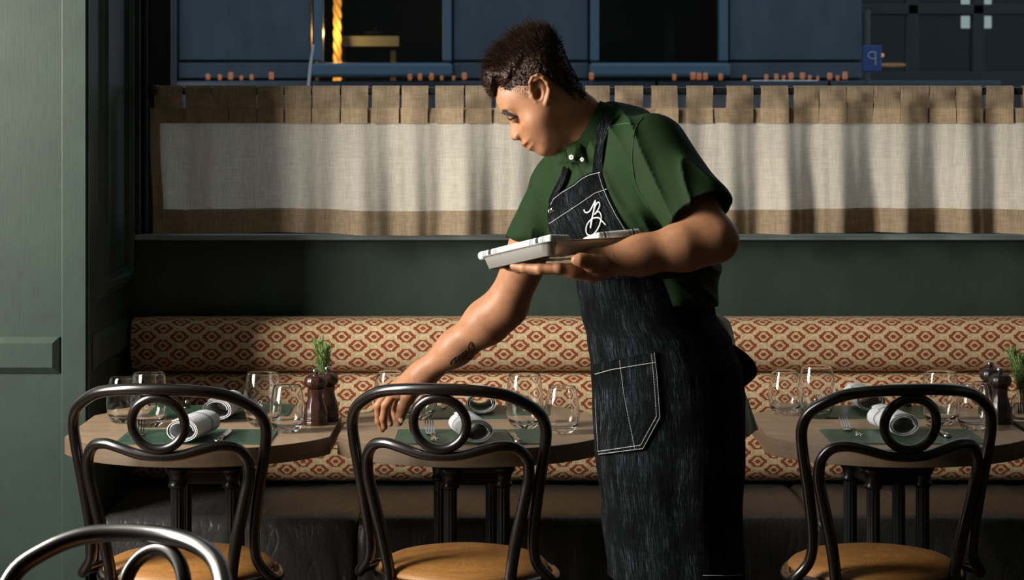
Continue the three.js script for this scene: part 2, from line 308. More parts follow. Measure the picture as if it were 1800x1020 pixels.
// ---------------------------------------------------------------- banquette along the window wall
{
  const t = thing('banquette', 'long banquette with rust lozenge woven back rolls and black leather seat', 'banquette', [0, 0, 0]);
  const x0 = XS + 0.03, x1 = 4.3, yTop = 0.925, rh = 0.1535;
  const prof = (v) => { const a = lerp(-Math.PI * 0.5, Math.PI * 0.5, v); return [rh * 0.5 * Math.sign(Math.sin(a)) * Math.pow(Math.abs(Math.sin(a)), 0.8), 0.11 * Math.pow(Math.max(0, Math.cos(a)), 0.55)]; };
  const arc = [0]; for (let i = 1; i <= 260; i++) { const a = prof((i - 1) / 260), b = prof(i / 260); arc.push(arc[i - 1] + Math.hypot(a[0] - b[0], a[1] - b[1])); }
  for (let k = 0; k < 3; k++) {                          // three horizontal rolls, the seams between them pinched
    const cy = yTop - rh * (k + 0.5), n = 52, g = sheet(90, n, (u, v) => {
      const a = lerp(-Math.PI * 0.5, Math.PI * 0.5, v), e = 0.55, c = Math.sign(Math.cos(a)) * Math.pow(Math.abs(Math.cos(a)), e), s = Math.sign(Math.sin(a)) * Math.pow(Math.abs(Math.sin(a)), 0.8);
      const x = lerp(x0, x1, u), endz = Math.min(1, Math.pow(clamp(u * (x1 - x0) / 0.03, 0, 1), 0.5));
      return V(x, cy + rh * 0.5 * s * (0.96 + 0.04 * endz), -6.30 + 0.11 * c * (0.75 + 0.25 * endz) + 0.004 * noise3(x * 3, k * 7, v));
    }, 0, (u, v) => { return [lerp(x0, x1, u) + k * 0.031, arc[Math.round(v * 260)] + k * 0.033]; });
    mesh('back_roll', g, M.ikat, t);
  }
  mesh('back_board', span(x0, x1, 0.42, yTop - 0.02, ZW + 0.002, -6.30), M.greenPaint, t);
  // seat cushions with a rounded front edge, meeting at seams
  const seams = [x0, -0.98 + 0.58, 0.78, 2.0, x1];
  const seatMat = M.blackLeather;
  for (let k = 0; k < seams.length - 1; k++) {
    const a = seams[k], b = seams[k + 1], g = sheet(110, 40, (u, v) => {
      const x = lerp(a, b, u), e = clamp(Math.min(u, 1 - u) * (b - a) / 0.02, 0, 1), dip = 0.012 * (1 - Math.sqrt(e));
      const wr = 0.004 * noise3(x * 7, v * 5, k + 1) + 0.0035 * Math.pow(Math.abs(noise3(x * 26 + 3 * noise3(x * 4, v * 3, 5), v * 3.2, k + 9)), 0.7);
      let y, z;
      if (v < 0.5) { const q = v / 0.5; y = 0.03 + q * 0.385; z = -5.745 + 0.012 * Math.sin(q * Math.PI) ; return V(x, y, z - dip + wr * 1.6); }
      if (v < 0.62) { const q = (v - 0.5) / 0.12 * Math.PI / 2; return V(x, 0.415 + 0.04 * Math.sin(q) - dip * 0.5, -5.785 + 0.04 * Math.cos(q) + wr - dip); }
      const q = (v - 0.62) / 0.38; return V(x, 0.455 + 0.010 * Math.sin(q * Math.PI) - dip + wr, lerp(-5.785, -6.23, q));
    }, 0, (u, v, p) => [p.x, v * 0.95]);
    mesh('seat_cushion', g, seatMat, t);
  }
  mesh('base', span(x0 + 0.004, x1, 0, 0.40, -6.30, -5.80), M.castIron, t);
}

// ---------------------------------------------------------------- pedestal tables
const TX = [-0.750, -0.100, 0.923, 1.572], TZ = -5.474;
function tableOutline(o = 0) {                           // curved front and back, straight sides
  const s = new THREE.Shape(), hw = 0.316 - o, hf = 0.187, hd = 0.392 - o, n = 56, sag = hd - hf, R = (hw * hw + sag * sag) / (2 * sag);
  for (let k = 0; k <= n; k++) { const x = lerp(hw, -hw, k / n), y = hd - R + Math.sqrt(R * R - x * x); k ? s.lineTo(x, y) : s.moveTo(x, y); }
  for (let k = 0; k <= n; k++) { const x = lerp(-hw, hw, k / n), y = -(hd - R + Math.sqrt(R * R - x * x)); s.lineTo(x, y); }
  s.closePath(); return s;
}
{
  const labels = ['brown curved-side pedestal table beside the green pier, mills at its edge', 'brown curved-side pedestal table the waiter is reaching over', 'brown curved-side pedestal table behind the waiter with two dark mills', 'brown pedestal table end carrying the ribbed rosemary vase'];
  const t0 = thing('pedestal_table', labels[0], 'table', [TX[0], 0, TZ], 0, 'pedestal tables along the banquette');
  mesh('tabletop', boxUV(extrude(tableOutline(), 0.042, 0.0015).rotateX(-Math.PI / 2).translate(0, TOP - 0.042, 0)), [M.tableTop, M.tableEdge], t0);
  mesh('top_plate', [rbox(0.40, 0.014, 0.05, 0.004, 0, TOP - 0.05, 0), rbox(0.05, 0.014, 0.46, 0.004, 0, TOP - 0.05, 0), rbox(0.15, 0.05, 0.15, 0.006, 0, TOP - 0.082, 0)], M.castIron, t0);
  const ped = new THREE.Group(); ped.name = 'pedestal'; t0.add(ped);
  const flutes = []; const fl = (r) => { const s = new THREE.Shape(), n = 60; for (let k = 0; k <= n; k++) { const a = k / n * Math.PI * 2, q = r * (1 - 0.09 * Math.pow(Math.abs(Math.sin(a * 6)), 3)); k ? s.lineTo(q * Math.cos(a), q * Math.sin(a)) : s.moveTo(q, 0); } return s; };
  for (const [sx, sz] of [[-1, -1], [1, -1], [1, 1], [-1, 1]]) {
    const x = sx * 0.066, z = sz * 0.066;
    mesh('column', new THREE.ExtrudeGeometry(fl(0.0165), { depth: 0.53, bevelEnabled: false, curveSegments: 1 }).rotateX(-Math.PI / 2).translate(x, 0.06, z), M.castIron, ped);
    mesh('capital', lathe([[0.0165, 0], [0.022, 0.004], [0.022, 0.010], [0.018, 0.016], [0.020, 0.030], [0.027, 0.040], [0.030, 0.046], [0.030, 0.056], [0, 0.056]], 28).translate(x, 0.587, z), M.castIron, ped);
  }
  mesh('collar', [rbox(0.13, 0.04, 0.13, 0.006, 0, 0.615, 0)], M.castIron, ped);
  mesh('foot', [rbox(0.50, 0.04, 0.07, 0.012, 0, 0.03, 0), rbox(0.07, 0.04, 0.50, 0.012, 0, 0.03, 0), rbox(0.20, 0.03, 0.20, 0.01, 0, 0.055, 0)], M.castIron, ped);
  TX.slice(1).forEach((x, k) => { const c = copyOf(t0, [x, 0, TZ], 0, labels[k + 1]); c.getObjectByName('pedestal').rotation.y = [0.22, 0.28, 0][k]; });
}

// ---------------------------------------------------------------- bentwood chairs
{
  const U = 0.000484, S = 800;
  const back = (u, v) => {                               // u, v measured from the chair back: half widths and drops in fine pixels
    const x = u * U, y = EYE - (640 + v / 2.685 - CY) / (S - 12 * smooth(300, 1000, v));
    return V(x, y, 0.185 + 0.085 * clamp((y - 0.46) / 0.44, 0, 1.1) - 0.085 * Math.pow(x / 0.22, 2));
  };
  const both = (half) => { const l = half.map(([u, v]) => back(-u, v)), r = half.slice(1).map(([u, v]) => back(u, v)); return [...l.reverse(), ...r]; };
  const hoop = [[0, 120], [170, 127], [290, 148], [375, 192], [437, 250], [459, 320], [453, 415], [437, 515], [419, 620], [404, 720], [392, 820], [390, 890], [402, 955]];
  const t0 = thing('bentwood_chair', 'dark bentwood chair with tan leather seat at the table beside the pier', 'chair', [0, 0, 0], 0, 'bentwood chairs with a ring in the back');
  const hb = both(hoop);
  const outer = [V(-0.205, 0.448, -0.02), V(-0.225, 0.449, 0.05), V(-0.222, 0.452, 0.10), ...hb, V(0.222, 0.452, 0.10), V(0.225, 0.449, 0.05), V(0.205, 0.448, -0.02)];
  mesh('back_hoop', sweep(smoothPts(outer, 150), (t) => 0.0132 - 0.002 * Math.pow(Math.abs(t - 0.5) * 2, 4), 16), M.bentwood, t0);
  const inner = [[0, 446], [95, 438], [200, 410], [270, 397], [335, 410], [375, 462], [382, 550], [364, 640], [342, 735], [320, 830], [303, 920], [290, 1010]];
  const ib = both(inner);
  const il = [V(-0.150, 0.005, 0.215), V(-0.143, 0.20, 0.185), V(-0.137, 0.36, 0.170), ...ib, V(0.137, 0.36, 0.170), V(0.143, 0.20, 0.185), V(0.150, 0.005, 0.215)];
  for (const q of il) if (q.y > 0.4 && q.y < 0.8) q.z += 0.0;
  mesh('inner_hoop', sweep(smoothPts(il, 170), (t) => { const e = Math.abs(t - 0.5) * 2; return e > 0.4 ? lerp(0.0142, 0.0115, (e - 0.4) / 0.6) : lerp(0.0110, 0.0142, e / 0.4); }, 16), M.bentwood, t0);
  const ring = []; for (let k = 0; k < 48; k++) { const a = k / 48 * Math.PI * 2; ring.push(back(124 * Math.cos(a), 286 + 124 * Math.sin(a)).add(V(0, 0, 0.001))); }
  mesh('ring', sweep(ring, 0.0110, 14, true), M.bentwood, t0);
  const seat = mesh('seat_rim', lathe([[0.17, -0.022], [0.200, -0.022], [0.209, -0.016], [0.211, 0], [0.209, 0.010], [0.200, 0.015], [0.17, 0.015]], 64).translate(0, 0.437, 0), M.bentwood, t0);
  mesh('seat_pad', lathe([[0, 0.030], [0.05, 0.0295], [0.10, 0.027], [0.14, 0.023], [0.17, 0.0165], [0.188, 0.008], [0.196, 0.0], [0.197, -0.006], [0.19, -0.012], [0, -0.012]].map(([r, y]) => [r, y + 0.0]).reverse(), 64).translate(0, 0.457, 0), M.tanLeather, t0);
  for (const s of [-1, 1]) mesh('leg', sweep(smoothPts([V(s * 0.150, 0.43, -0.135), V(s * 0.158, 0.3, -0.15), V(s * 0.172, 0.12, -0.172), V(s * 0.185, 0.004, -0.19)], 24), (t) => 0.0165 - 0.005 * t, 14), M.bentwood, t0);
  const stretch = []; for (let k = 0; k < 40; k++) { const a = k / 40 * Math.PI * 2; stretch.push(V(0.152 * Math.cos(a), 0.215, 0.165 * Math.sin(a) + 0.012)); }
  mesh('stretcher_ring', sweep(stretch, 0.009, 12, true), M.bentwood, t0);
  const spots = [[-0.748, -5.14, 0.13], [-0.112, -5.14, 0.19], [0.836, -5.135, -0.17]];
  t0.position.set(spots[0][0], 0, spots[0][1]); t0.rotation.y = -spots[0][2];
  copyOf(t0, [spots[1][0], 0, spots[1][1]], -spots[1][2], 'dark bentwood chair with tan leather seat in front of the reaching hand');
  copyOf(t0, [spots[2][0], 0, spots[2][1]], -spots[2][2], 'dim dark bentwood chair with tan leather seat behind the waiter');
  copyOf(t0, [-0.662, 0, -2.972], Math.PI - 0.65, 'dark bentwood chair out in the room, only its arched top showing');
}
// ---------------------------------------------------------------- street and building across it
{
  const D = 18, S = D / F, X = (px) => (px - CX) * S, Y = (py) => EYE - (py - CY) * S;
  struct('ground_street', span(-30, 40, -0.6, -0.15, -60, -6.62), std([0.06, 0.06, 0.065], 0.8));
  const stone = tex(256, 256, (x, y) => { const n = 0.80 + 0.22 * noise2(x / 40, y / 70, 6, 4, 71) + 0.14 * noise2(x / 6, y / 20, 42, 13, 72) + 0.06 * hash(x, y, 73); return [84 * n, 104 * n, 118 * n]; }, { sx: 3, sy: 3 });
  const clad = std([0.62, 0.62, 0.62], 0.6, { map: stone }), trim = std([0.075, 0.145, 0.205], 0.45), dark = std([0.012, 0.016, 0.02], 0.7);
  const b = thing('street_building', 'blue-grey panelled building across the street with two dark windows', 'building', [0, 0, 0]);
  const z = -D, yS = Y(108), yL = Y(140), yTop = 6.5;
  const panel = (x0, x1, y0, y1, dz = 0) => mesh('cladding_panel', rbox(x1 - x0 - 0.02, y1 - y0 - 0.02, 0.12, 0.01, (x0 + x1) / 2, (y0 + y1) / 2, z - 0.06 + dz), clad, b);
  for (const [a, c] of [[-700, -64], [-60, 296], [312, 549], [795, 1036], [1280, 1517]]) { panel(X(a), X(c), yS, yTop); panel(X(a), X(c), yL, yS, 0.02); }
  for (let x = -60 - 2 * 1517 / 5; x < 1517; x += 1517 / 5) panel(X(x), X(x + 1517 / 5), -0.15, yL, 0.03);
  mesh('pilaster', rbox(X(311) - X(297), yTop - yL, 0.2, 0.02, X(304), (yTop + yL) / 2, z), trim, b);
  mesh('backing', [span(X(-60), X(1517), -0.15, yL - 0.03, z - 0.4, z - 0.13), span(X(-60), X(552), yL - 0.03, yTop, z - 0.4, z - 0.13), span(X(790), X(1040), yL, yTop, z - 0.4, z - 0.13), span(X(1276), X(1517), yL, yTop, z - 0.4, z - 0.13)], dark, b);
  for (const [a, c] of [[552, 794], [1037, 1279]]) {
    const w = new THREE.Group(); w.name = 'window'; b.add(w);
    mesh('frame', [rbox(X(a + 16) - X(a), yTop - yS, 0.16, 0.015, X(a + 8), (yTop + yS) / 2, z - 0.02), rbox(X(a + 16) - X(a), yTop - yS, 0.16, 0.015, X(c - 8), (yTop + yS) / 2, z - 0.02)], trim, w);
    mesh('sill', rbox(X(c) - X(a) + 0.02, Y(111) - Y(136), 0.3, 0.03, X((a + c) / 2), (Y(111) + Y(136)) / 2, z + 0.02), trim, w);
    mesh('pane', span(X(a + 16), X(c - 16), yS, yTop, z - 0.08, z - 0.07), phys([0.7, 0.76, 0.78], 0, { transmission: 1, specularIntensity: 0.5 }), w);
  }
  const room = mesh('interior', [span(X(500), X(1330), -0.15, yTop, z - 3.2, z - 3.0), span(X(500), X(1330), yS - 0.5, yS - 0.3, z - 3.0, z - 0.42), span(X(500), X(540), yS - 0.5, yTop, z - 3.0, z - 0.42), span(X(1290), X(1330), yS - 0.5, yTop, z - 3.0, z - 0.42), span(X(500), X(1330), yTop - 0.2, yTop, z - 3.0, z - 0.42)], dark, b);
  // what stands in the first window: a gold twisted column lamp and a pale table
  const D2 = D + 0.6, X2 = (px) => (px - CX) * D2 / F, Y2 = (py) => EYE - (py - CY) * D2 / F;
  const lamp = thing('column_lamp', 'gold twisted column glowing behind the window across the street', 'lamp', [X2(593), yS - 0.3, -D2]);
  const tw = []; for (const o of [0, 2.09, 4.19]) { const pts = []; for (let k = 0; k <= 90; k++) { const a = o + k * 0.5; pts.push(V(0.022 * Math.cos(a), k * 0.024, 0.022 * Math.sin(a))); } tw.push(sweep(pts, 0.017, 7)); }
  mesh('twisted_column', tw, std([0.5, 0.25, 0.06], 0.4, { emissive: lin(1, 0.42, 0.07), emissiveIntensity: 0.75 }), lamp);
  mesh('lamp_foot', lathe([[0, 0], [0.07, 0], [0.07, 0.02], [0.04, 0.04], [0, 0.04]], 24), std([0.4, 0.2, 0.05], 0.4), lamp);
  const pl = new THREE.PointLight(lin(1, 0.5, 0.12), 1.2); pl.position.set(X2(593), Y2(60), -D2 + 0.16); pl.castShadow = true; scene.add(pl);
  const tb = thing('console_table', 'pale table in the window across the street beside the gold column', 'table', [X2(640), yS - 0.3, -D2 - 0.5]);
  const tbY = Y2(62) - (yS - 0.3);
  mesh('table_panel', rbox(0.56, 0.09, 0.4, 0.006, 0, tbY - 0.04, 0), std([0.32, 0.33, 0.31], 0.6), tb);
  mesh('table_leg', [rbox(0.05, tbY - 0.08, 0.05, 0.005, -0.22, (tbY - 0.08) / 2, 0), rbox(0.05, tbY - 0.08, 0.05, 0.005, 0.22, (tbY - 0.08) / 2, 0)], std([0.1, 0.1, 0.1], 0.6), tb);
  const bowl = tag(mesh('dish', lathe([[0, 0], [0.05, 0], [0.11, 0.03], [0.10, 0.035], [0.03, 0.05], [0.012, 0.075], [0, 0.08]], 28).translate(X2(655), Y2(62) + 0.006, -D2 - 0.42), dark), 'small dark dish on the pale table across the street', 'dish');
  const post = tag(mesh('street_post', sweep([P(490, 690, 13), P(546, 112, 13), P(551, 78, 13)], (t) => 0.012 - 0.006 * t, 10), std([0.6, 0.62, 0.62], 0.5)), 'thin leaning white pole in front of the blue-grey building', 'pole');
}
{
  const D = 24, S = D / F, X = (px) => (px - CX) * S, Y = (py) => EYE - (py - CY) * S, z = -D;
  const b = thing('glazed_building', 'dark glazed building with grey mullions farther down the street', 'building', [0, 0, 0]);
  const grey = std([0.030, 0.040, 0.042], 0.6), dk = std([0.008, 0.011, 0.013], 0.6);
  mesh('back_wall', span(X(1490), X(2150), -0.15, 7, z - 2.4, z - 2.2), dk, b);
  for (const [a, c] of [[1594, 1613], [1708, 1728], [1850, 1870], [2000, 2020]]) mesh('mullion', rbox(X(c) - X(a), 7.1, 0.14, 0.01, X((a + c) / 2), 3.4, z), grey, b);
  mesh('transom', rbox(X(2150) - X(1490), Y(8) - Y(26), 0.14, 0.01, X(1820), (Y(8) + Y(26)) / 2, z), grey, b);
  mesh('plinth', rbox(X(2150) - X(1490), Y(127) + 0.15, 0.16, 0.01, X(1820), (Y(127) - 0.15) / 2, z), grey, b);
  for (const [a, c] of [[1490, 1594], [1613, 1708], [1728, 1850]]) for (const [y0, y1] of [[Y(127), Y(26)], [Y(8), 7]])
    mesh('pane', span(X(a), X(c), y0, y1, z - 0.04, z - 0.03), phys([0.7, 0.76, 0.78], 0, { transmission: 1, specularIntensity: 0.3 }), b);
  const lampMat = std([0.5, 0.5, 0.5], 0.4, { emissive: lin(0.62, 0.72, 0.66), emissiveIntensity: 0.75 });
  for (const [px, y0, y1] of [[1697, 28, 50], [1735, 28, 50], [1697, -12, 8], [1735, -12, 8]])
    tag(mesh('panel_light', rbox(15 * S, (y1 - y0) * S, 0.04, 0.006, X(px) * 24.35 / 24, EYE + (Y((y0 + y1) / 2) - EYE) * 24.35 / 24, z - 0.35), lampMat), 'small square white light inside the dark glazed building', 'light', 'square lights in the glazed building');
  for (const [px, py, w, h] of [[1551, 97, 7, 7], [1570, 114, 60, 7], [1550, 16, 14, 5]])
    tag(mesh('amber_light', new THREE.SphereGeometry(1, 20, 14).scale(w * S / 2, h * S / 2, 0.03).translate(X(px) * 24.6 / 24, EYE + (Y(py) - EYE) * 24.6 / 24, z - 0.6), std([0.3, 0.2, 0.1], 0.5, { emissive: lin(1, 0.5, 0.16), emissiveIntensity: w > 30 ? 0.22 : 0.9 })), 'amber lamp ' + (w > 30 ? 'strip glowing low' : h < 6 ? 'spot above the transom' : 'dot beside the blue sign') + ' in the dark glazed building', 'light');
  const D3 = 16, sg = thing('parking_sign', 'small blue square street sign with a reversed white letter', 'sign', P(1533, 103, D3).toArray());
  const q = D3 / F;
  mesh('sign_plate', rbox(33 * q, 46 * q, 0.02, 0.008), std([0.025, 0.07, 0.24], 0.5), sg);
  const ring = []; for (let k = 0; k <= 20; k++) { const a = -Math.PI / 2 + k / 20 * Math.PI; ring.push(V(-(0.004 + 0.026 * Math.cos(a)), 0.022 + 0.024 * Math.sin(a), 0.014)); }
  mesh('letter', [sweep([V(0.022, -0.048, 0.014), V(0.022, 0.046, 0.014)], 0.005, 8), sweep([V(0.022, -0.002, 0.014), ...ring, V(0.022, 0.046, 0.014)], 0.005, 8)], std([0.35, 0.42, 0.5], 0.5), sg);
  mesh('sign_post', sweep([V(-0.03, 0.35, -0.02), V(-0.03, -2.2, -0.02)], 0.018, 10), std([0.05, 0.06, 0.07], 0.5), sg);
}

// ---------------------------------------------------------------- things on the tables
const where = ['beside the pier', 'under the reaching hand', 'behind the waiter'];
{
  // leather placemats
  const ms = new THREE.Shape(), w = 0.181, h = 0.118, r = 0.012;
  ms.moveTo(-w + r, -h); ms.lineTo(w - r, -h); ms.quadraticCurveTo(w, -h, w, -h + r); ms.lineTo(w, h - r); ms.quadraticCurveTo(w, h, w - r, h); ms.lineTo(-w + r, h); ms.quadraticCurveTo(-w, h, -w, h - r); ms.lineTo(-w, -h + r); ms.quadraticCurveTo(-w, -h, -w + r, -h);
  const m0 = thing('placemat', 'x', 'placemat', [0, 0, 0], 0, 'green leather placemats');
  mesh('leather', boxUV(extrude(ms, 0.003, 0.0008).rotateX(-Math.PI / 2)), M.matLeather, m0);
  const st = [];
  for (const s of [-1, 1]) { for (let x = -w + 0.012; x < w - 0.01; x += 0.006) st.push(new THREE.BoxGeometry(0.004, 0.0006, 0.0009).translate(x, 0.0031, s * (h - 0.006))); for (let z = -h + 0.012; z < h - 0.01; z += 0.006) st.push(new THREE.BoxGeometry(0.0009, 0.0006, 0.004).translate(s * (w - 0.006), 0.0031, z)); }
  mesh('stitching', st, M.matStitch, m0);
  let first = true;
  for (let k = 0; k < 3; k++) for (const far of [0, 1]) {
    const pos = [TX[k] + 0.004, TOP, far ? -5.715 : -5.278], label = `green leather placemat ${where[k]}, on the ${far ? 'banquette' : 'chair'} side of the table`;
    if (first) { m0.position.set(...pos); m0.userData.label = label; first = false; } else copyOf(m0, pos, 0, label);
  }
}
{
  // stemless glasses: thick base, thin wall, closed solid of glass
  const glassProfile = (hh, rb, rm, rr, base, wall) => {
    const out = [], inn = [], n = 26;
    const rad = (t) => t < 0.42 ? lerp(rb, rm, Math.pow(Math.sin(t / 0.42 * Math.PI / 2), 0.75)) : lerp(rm, rr, Math.pow((t - 0.42) / 0.58, 1.7));
    for (let k = 0; k <= n; k++) { const t = k / n; out.push([rad(t) - (k === 0 ? 0.002 : 0), t * hh]); }
    for (let k = n; k >= 0; k--) { const t = k / n, y = lerp(base, hh, t); if (k === 0) { inn.push([0.0001, base]); break; } inn.push([Math.max(0.002, rad(y / hh) - wall * (1 + 1.5 * Math.pow(1 - t, 3)) - (k < 3 ? (3 - k) * 0.004 : 0)), y + (k < 3 ? (3 - k) * 0.0006 : 0)]); }
    return [[0.0001, 0.0015], [rb * 0.7, 0.001], ...out, ...inn];
  };
  const gb = thing('wine_glass', 'x', 'glass', [0, 0, 0], 0, 'large stemless glasses'), gs = thing('water_glass', 'x', 'glass', [0, 0, 0], 0, 'small stemless glasses');
  mesh('bowl', lathe(glassProfile(0.132, 0.026, 0.047, 0.0385, 0.007, 0.0011), 56), M.glass, gb);
  mesh('bowl', lathe(glassProfile(0.113, 0.027, 0.043, 0.0325, 0.009, 0.0012), 56), M.glass, gs);
  const curl = (r) => { const p = [[-0.6, 0.1], [-0.3, 0.9], [0.1, 1.1], [0.35, 0.8], [0.1, 0.3], [-0.1, 0.1], [0.4, 0.1], [0.5, -0.4], [0.1, -0.9], [-0.3, -0.7], [-0.2, -0.2], [0.3, 0], [0.8, -0.3]].map(([x, y]) => { const a = x * 0.19; return V(r * Math.sin(a), 0.058 + y * 0.0095, r * Math.cos(a)); }); return sweep(smoothPts(p, 60), 0.00035, 5); };
  mesh('etched_emblem', curl(0.0474), M.etch, gb);
  const place = (src, list) => list.forEach(([px, py, label], i) => {
    const p = onTable(px, py), pos = [p.x, TOP, p.z];
    if (!i) { src.position.set(...pos); src.userData.label = label; } else copyOf(src, pos, 0, label);
  });
  place(gb, [[262, 750, 'large stemless glass beside the pier, behind the chair ring'], [461, 749, 'large stemless glass beside a shorter one in front of the red-brown mills'], [737, 737, 'large stemless glass half hidden behind the reaching hand'], [922, 753, 'large etched stemless glass next to a shorter one by the denim apron'], [1436, 735, 'large stemless glass behind the waiter on the far placemat corner'], [1653, 747, 'large stemless glass seen through the dim chair back near the dark mills']]);
  place(gs, [[217, 743, 'small stemless glass beside the pier at the table edge'], [505, 760, 'small stemless glass in front of the red-brown mill'], [686, 731, 'small stemless glass just above the knuckles of the reaching hand'], [988, 762, 'small stemless glass closest to the denim apron'], [1380, 729, 'small stemless glass next to the hanging side towel'], [1712, 755, 'small stemless glass in front of the dark mills']]);
}
{
  // rolled napkins: a flattened spiral of cloth with thin navy stripes round it
  const tone = tex(256, 64, (x, y) => { const u = x / 256, s = (a, b) => u > a && u < b; const n = 0.92 + 0.06 * noise2(x / 2, y / 2, 128, 32, 81); return s(0.30, 0.325) || s(0.345, 0.352) || s(0.365, 0.372) ? [44 * n, 52 * n, 66 * n] : [224 * n, 228 * n, 232 * n]; }, { sx: 1, sy: 1 });
  const cloth = std([0.92, 0.92, 0.92], 0.95, { map: tone, bumpMap: weave, bumpScale: 0.0003 });
  const roll = (sd, L, W, H, turns) => {
    const n = 150, pos = (s, z, o) => {
      const a = s * turns * Math.PI * 2, r = lerp(0.70, 1, s) + o, wob = 1 + 0.05 * noise3(Math.cos(a) * 1.5 + sd, Math.sin(a) * 1.5, z * 8 + sd);
      return V(W * r * Math.cos(a) * wob, H + H * r * Math.sin(a) * (Math.sin(a) < 0 ? 0.96 : wob), z + 0.004 * noise3(s * 9, sd, z * 4));
    };
    const g = sheet(n, 8, (u, v) => pos(u, lerp(-L / 2, L / 2, v), 0), 0.0022, (u, v) => [v, u * 2]);
    return g;
  };
  const sets = [[[318, 783], [358, 766], 0], [[380, 744], [418, 722], 0], [[838, 784], [812, 764], 1], [[846, 732], [842, 706], 1], [[1590, 772], [1542, 752], 2], [[1531, 728], [1488, 704], 2]];
  sets.forEach(([a, b, k], i) => {
    const p = onTable(...a), q = onTable(...b), dir = V(q.x - p.x, 0, q.z - p.z).normalize(), L = 0.165, c = p.clone().addScaledVector(dir, L / 2 + 0.003);
    const t = tag(mesh('rolled_napkin', roll(i * 3.7, L, 0.0400, 0.0285, 2.35), cloth), `rolled white napkin with navy stripes ${where[k]}, on the ${i % 2 ? 'banquette' : 'chair'} side placemat`, 'napkin', 'rolled napkins');
    t.position.set(c.x, TOP + 0.0038, c.z); t.rotation.y = Math.atan2(-dir.x, -dir.z) ; t.rotation.order = 'YXZ';
    if (i < 0) t.rotation.y += Math.PI;
  });
}
{
  // forks and knives
  const bend = (g, f) => { const p = g.attributes.position; for (let i = 0; i < p.count; i++) p.setY(i, p.getY(i) + f(p.getZ(i))); g.computeVertexNormals(); return g; };
  const fs = new THREE.Shape();
  fs.moveTo(-0.0105, 0.002); fs.lineTo(-0.0045, -0.09); fs.lineTo(0.0045, -0.09); fs.lineTo(0.0105, 0.002); fs.quadraticCurveTo(0, 0.008, -0.0105, 0.002);
  const handle = (y0, y1) => { const s = new THREE.Shape(); s.moveTo(-0.003, y0); s.lineTo(0.003, y0); s.quadraticCurveTo(0.003, lerp(y0, y1, 0.4), 0.0085, lerp(y0, y1, 0.92)); s.quadraticCurveTo(0.0085, y1, 0, y1); s.quadraticCurveTo(-0.0085, y1, -0.0085, lerp(y0, y1, 0.92)); s.quadraticCurveTo(-0.003, lerp(y0, y1, 0.4), -0.003, y0); return s; };
  const flat = (s, d, seg) => new THREE.ExtrudeGeometry(s, { depth: d, bevelEnabled: true, bevelThickness: 0.0006, bevelSize: 0.0006, bevelSegments: 2, curveSegments: 14 }).rotateX(-Math.PI / 2);
  const grid = (x0, x1, z0, z1, t, n = 14) => { const g = new THREE.BoxGeometry(x1 - x0, t, z1 - z0, 1, 1, n).translate((x0 + x1) / 2, 0.001, (z0 + z1) / 2); return g; };
  const curve = (z) => 0.009 * Math.sin(Math.PI * clamp((z + 0.055) / 0.16, 0, 1)) + 0.028 * Math.pow(clamp((-z - 0.052) / 0.063, 0, 1), 1.25);
  const f0 = thing('fork', 'x', 'fork', [0, 0, 0], 0, 'dinner forks'), k0 = thing('knife', 'x', 'knife', [0, 0, 0], 0, 'dinner knives');
  const prong = [];
  for (const x of [-0.0093, -0.0031, 0.0031, 0.0093]) prong.push(bend(grid(x - 0.0014, x + 0.0014, -0.115, -0.066, 0.0016, 10), curve));
  mesh('tines', prong, M.steel, f0);
  const hs = new THREE.Shape(); hs.moveTo(-0.0030, 0.03); hs.lineTo(0.0030, 0.03); hs.quadraticCurveTo(0.0110, 0.042, 0.0110, 0.067); hs.lineTo(-0.0110, 0.067); hs.quadraticCurveTo(-0.0110, 0.042, -0.0030, 0.03);
  const hp = new THREE.ShapeGeometry(hs, 10); hp.dispose();
  mesh('head', bend(mergeVertices(sheet(8, 12, (u, v) => { const z = -lerp(0.028, 0.068, v), w = lerp(0.003, 0.011, Math.pow(smooth(0, 0.6, v), 0.7)); return V(lerp(-w, w, u), 0.0016 - 0.0015 * Math.sin(u * Math.PI), z); }, 0.0014)), curve), M.steel, f0);
  mesh('handle', bend(mergeVertices(sheet(8, 24, (u, v) => { const z = lerp(-0.030, 0.085, v), w = lerp(0.003, 0.0088, Math.pow(v, 1.6)) * (v > 0.96 ? Math.sqrt(Math.max(0.05, 1 - Math.pow((v - 0.96) / 0.04, 2))) : 1); return V(lerp(-w, w, u), 0.003 + 0.0012 * Math.sin(u * Math.PI), z); }, 0.003)), curve), M.steel, f0);
  mesh('blade', sheet(8, 26, (u, v) => { const z = -lerp(0.0, 0.115, v), w0 = -0.005, w1 = lerp(0.007, 0.009, Math.sin(v * Math.PI)) * (v > 0.8 ? Math.sqrt(Math.max(0.02, 1 - Math.pow((v - 0.8) / 0.2, 2))) : 1) ; return V(lerp(w0, w1, u), 0.0042 + 0.0005 * Math.sin(u * Math.PI), z); }, 0.0016), M.steel, k0);
  mesh('handle', sheet(16, 24, (u, v) => { const z = lerp(-0.002, 0.088, v), w = lerp(0.0052, 0.0092, smooth(0.1, 0.9, v)) * (v > 0.95 ? Math.sqrt(Math.max(0.0, 1 - Math.pow((v - 0.95) / 0.05, 2))) : 1), a = -u * Math.PI * 2; return V(w * Math.cos(a), 0.0052 + Math.min(0.005, w * 0.6) * Math.sin(a), z); }), M.steel, k0);
  mesh('bolster', new THREE.SphereGeometry(0.006, 16, 10).scale(1, 0.75, 0.8).translate(0, 0.0052, 0), M.steel, k0);
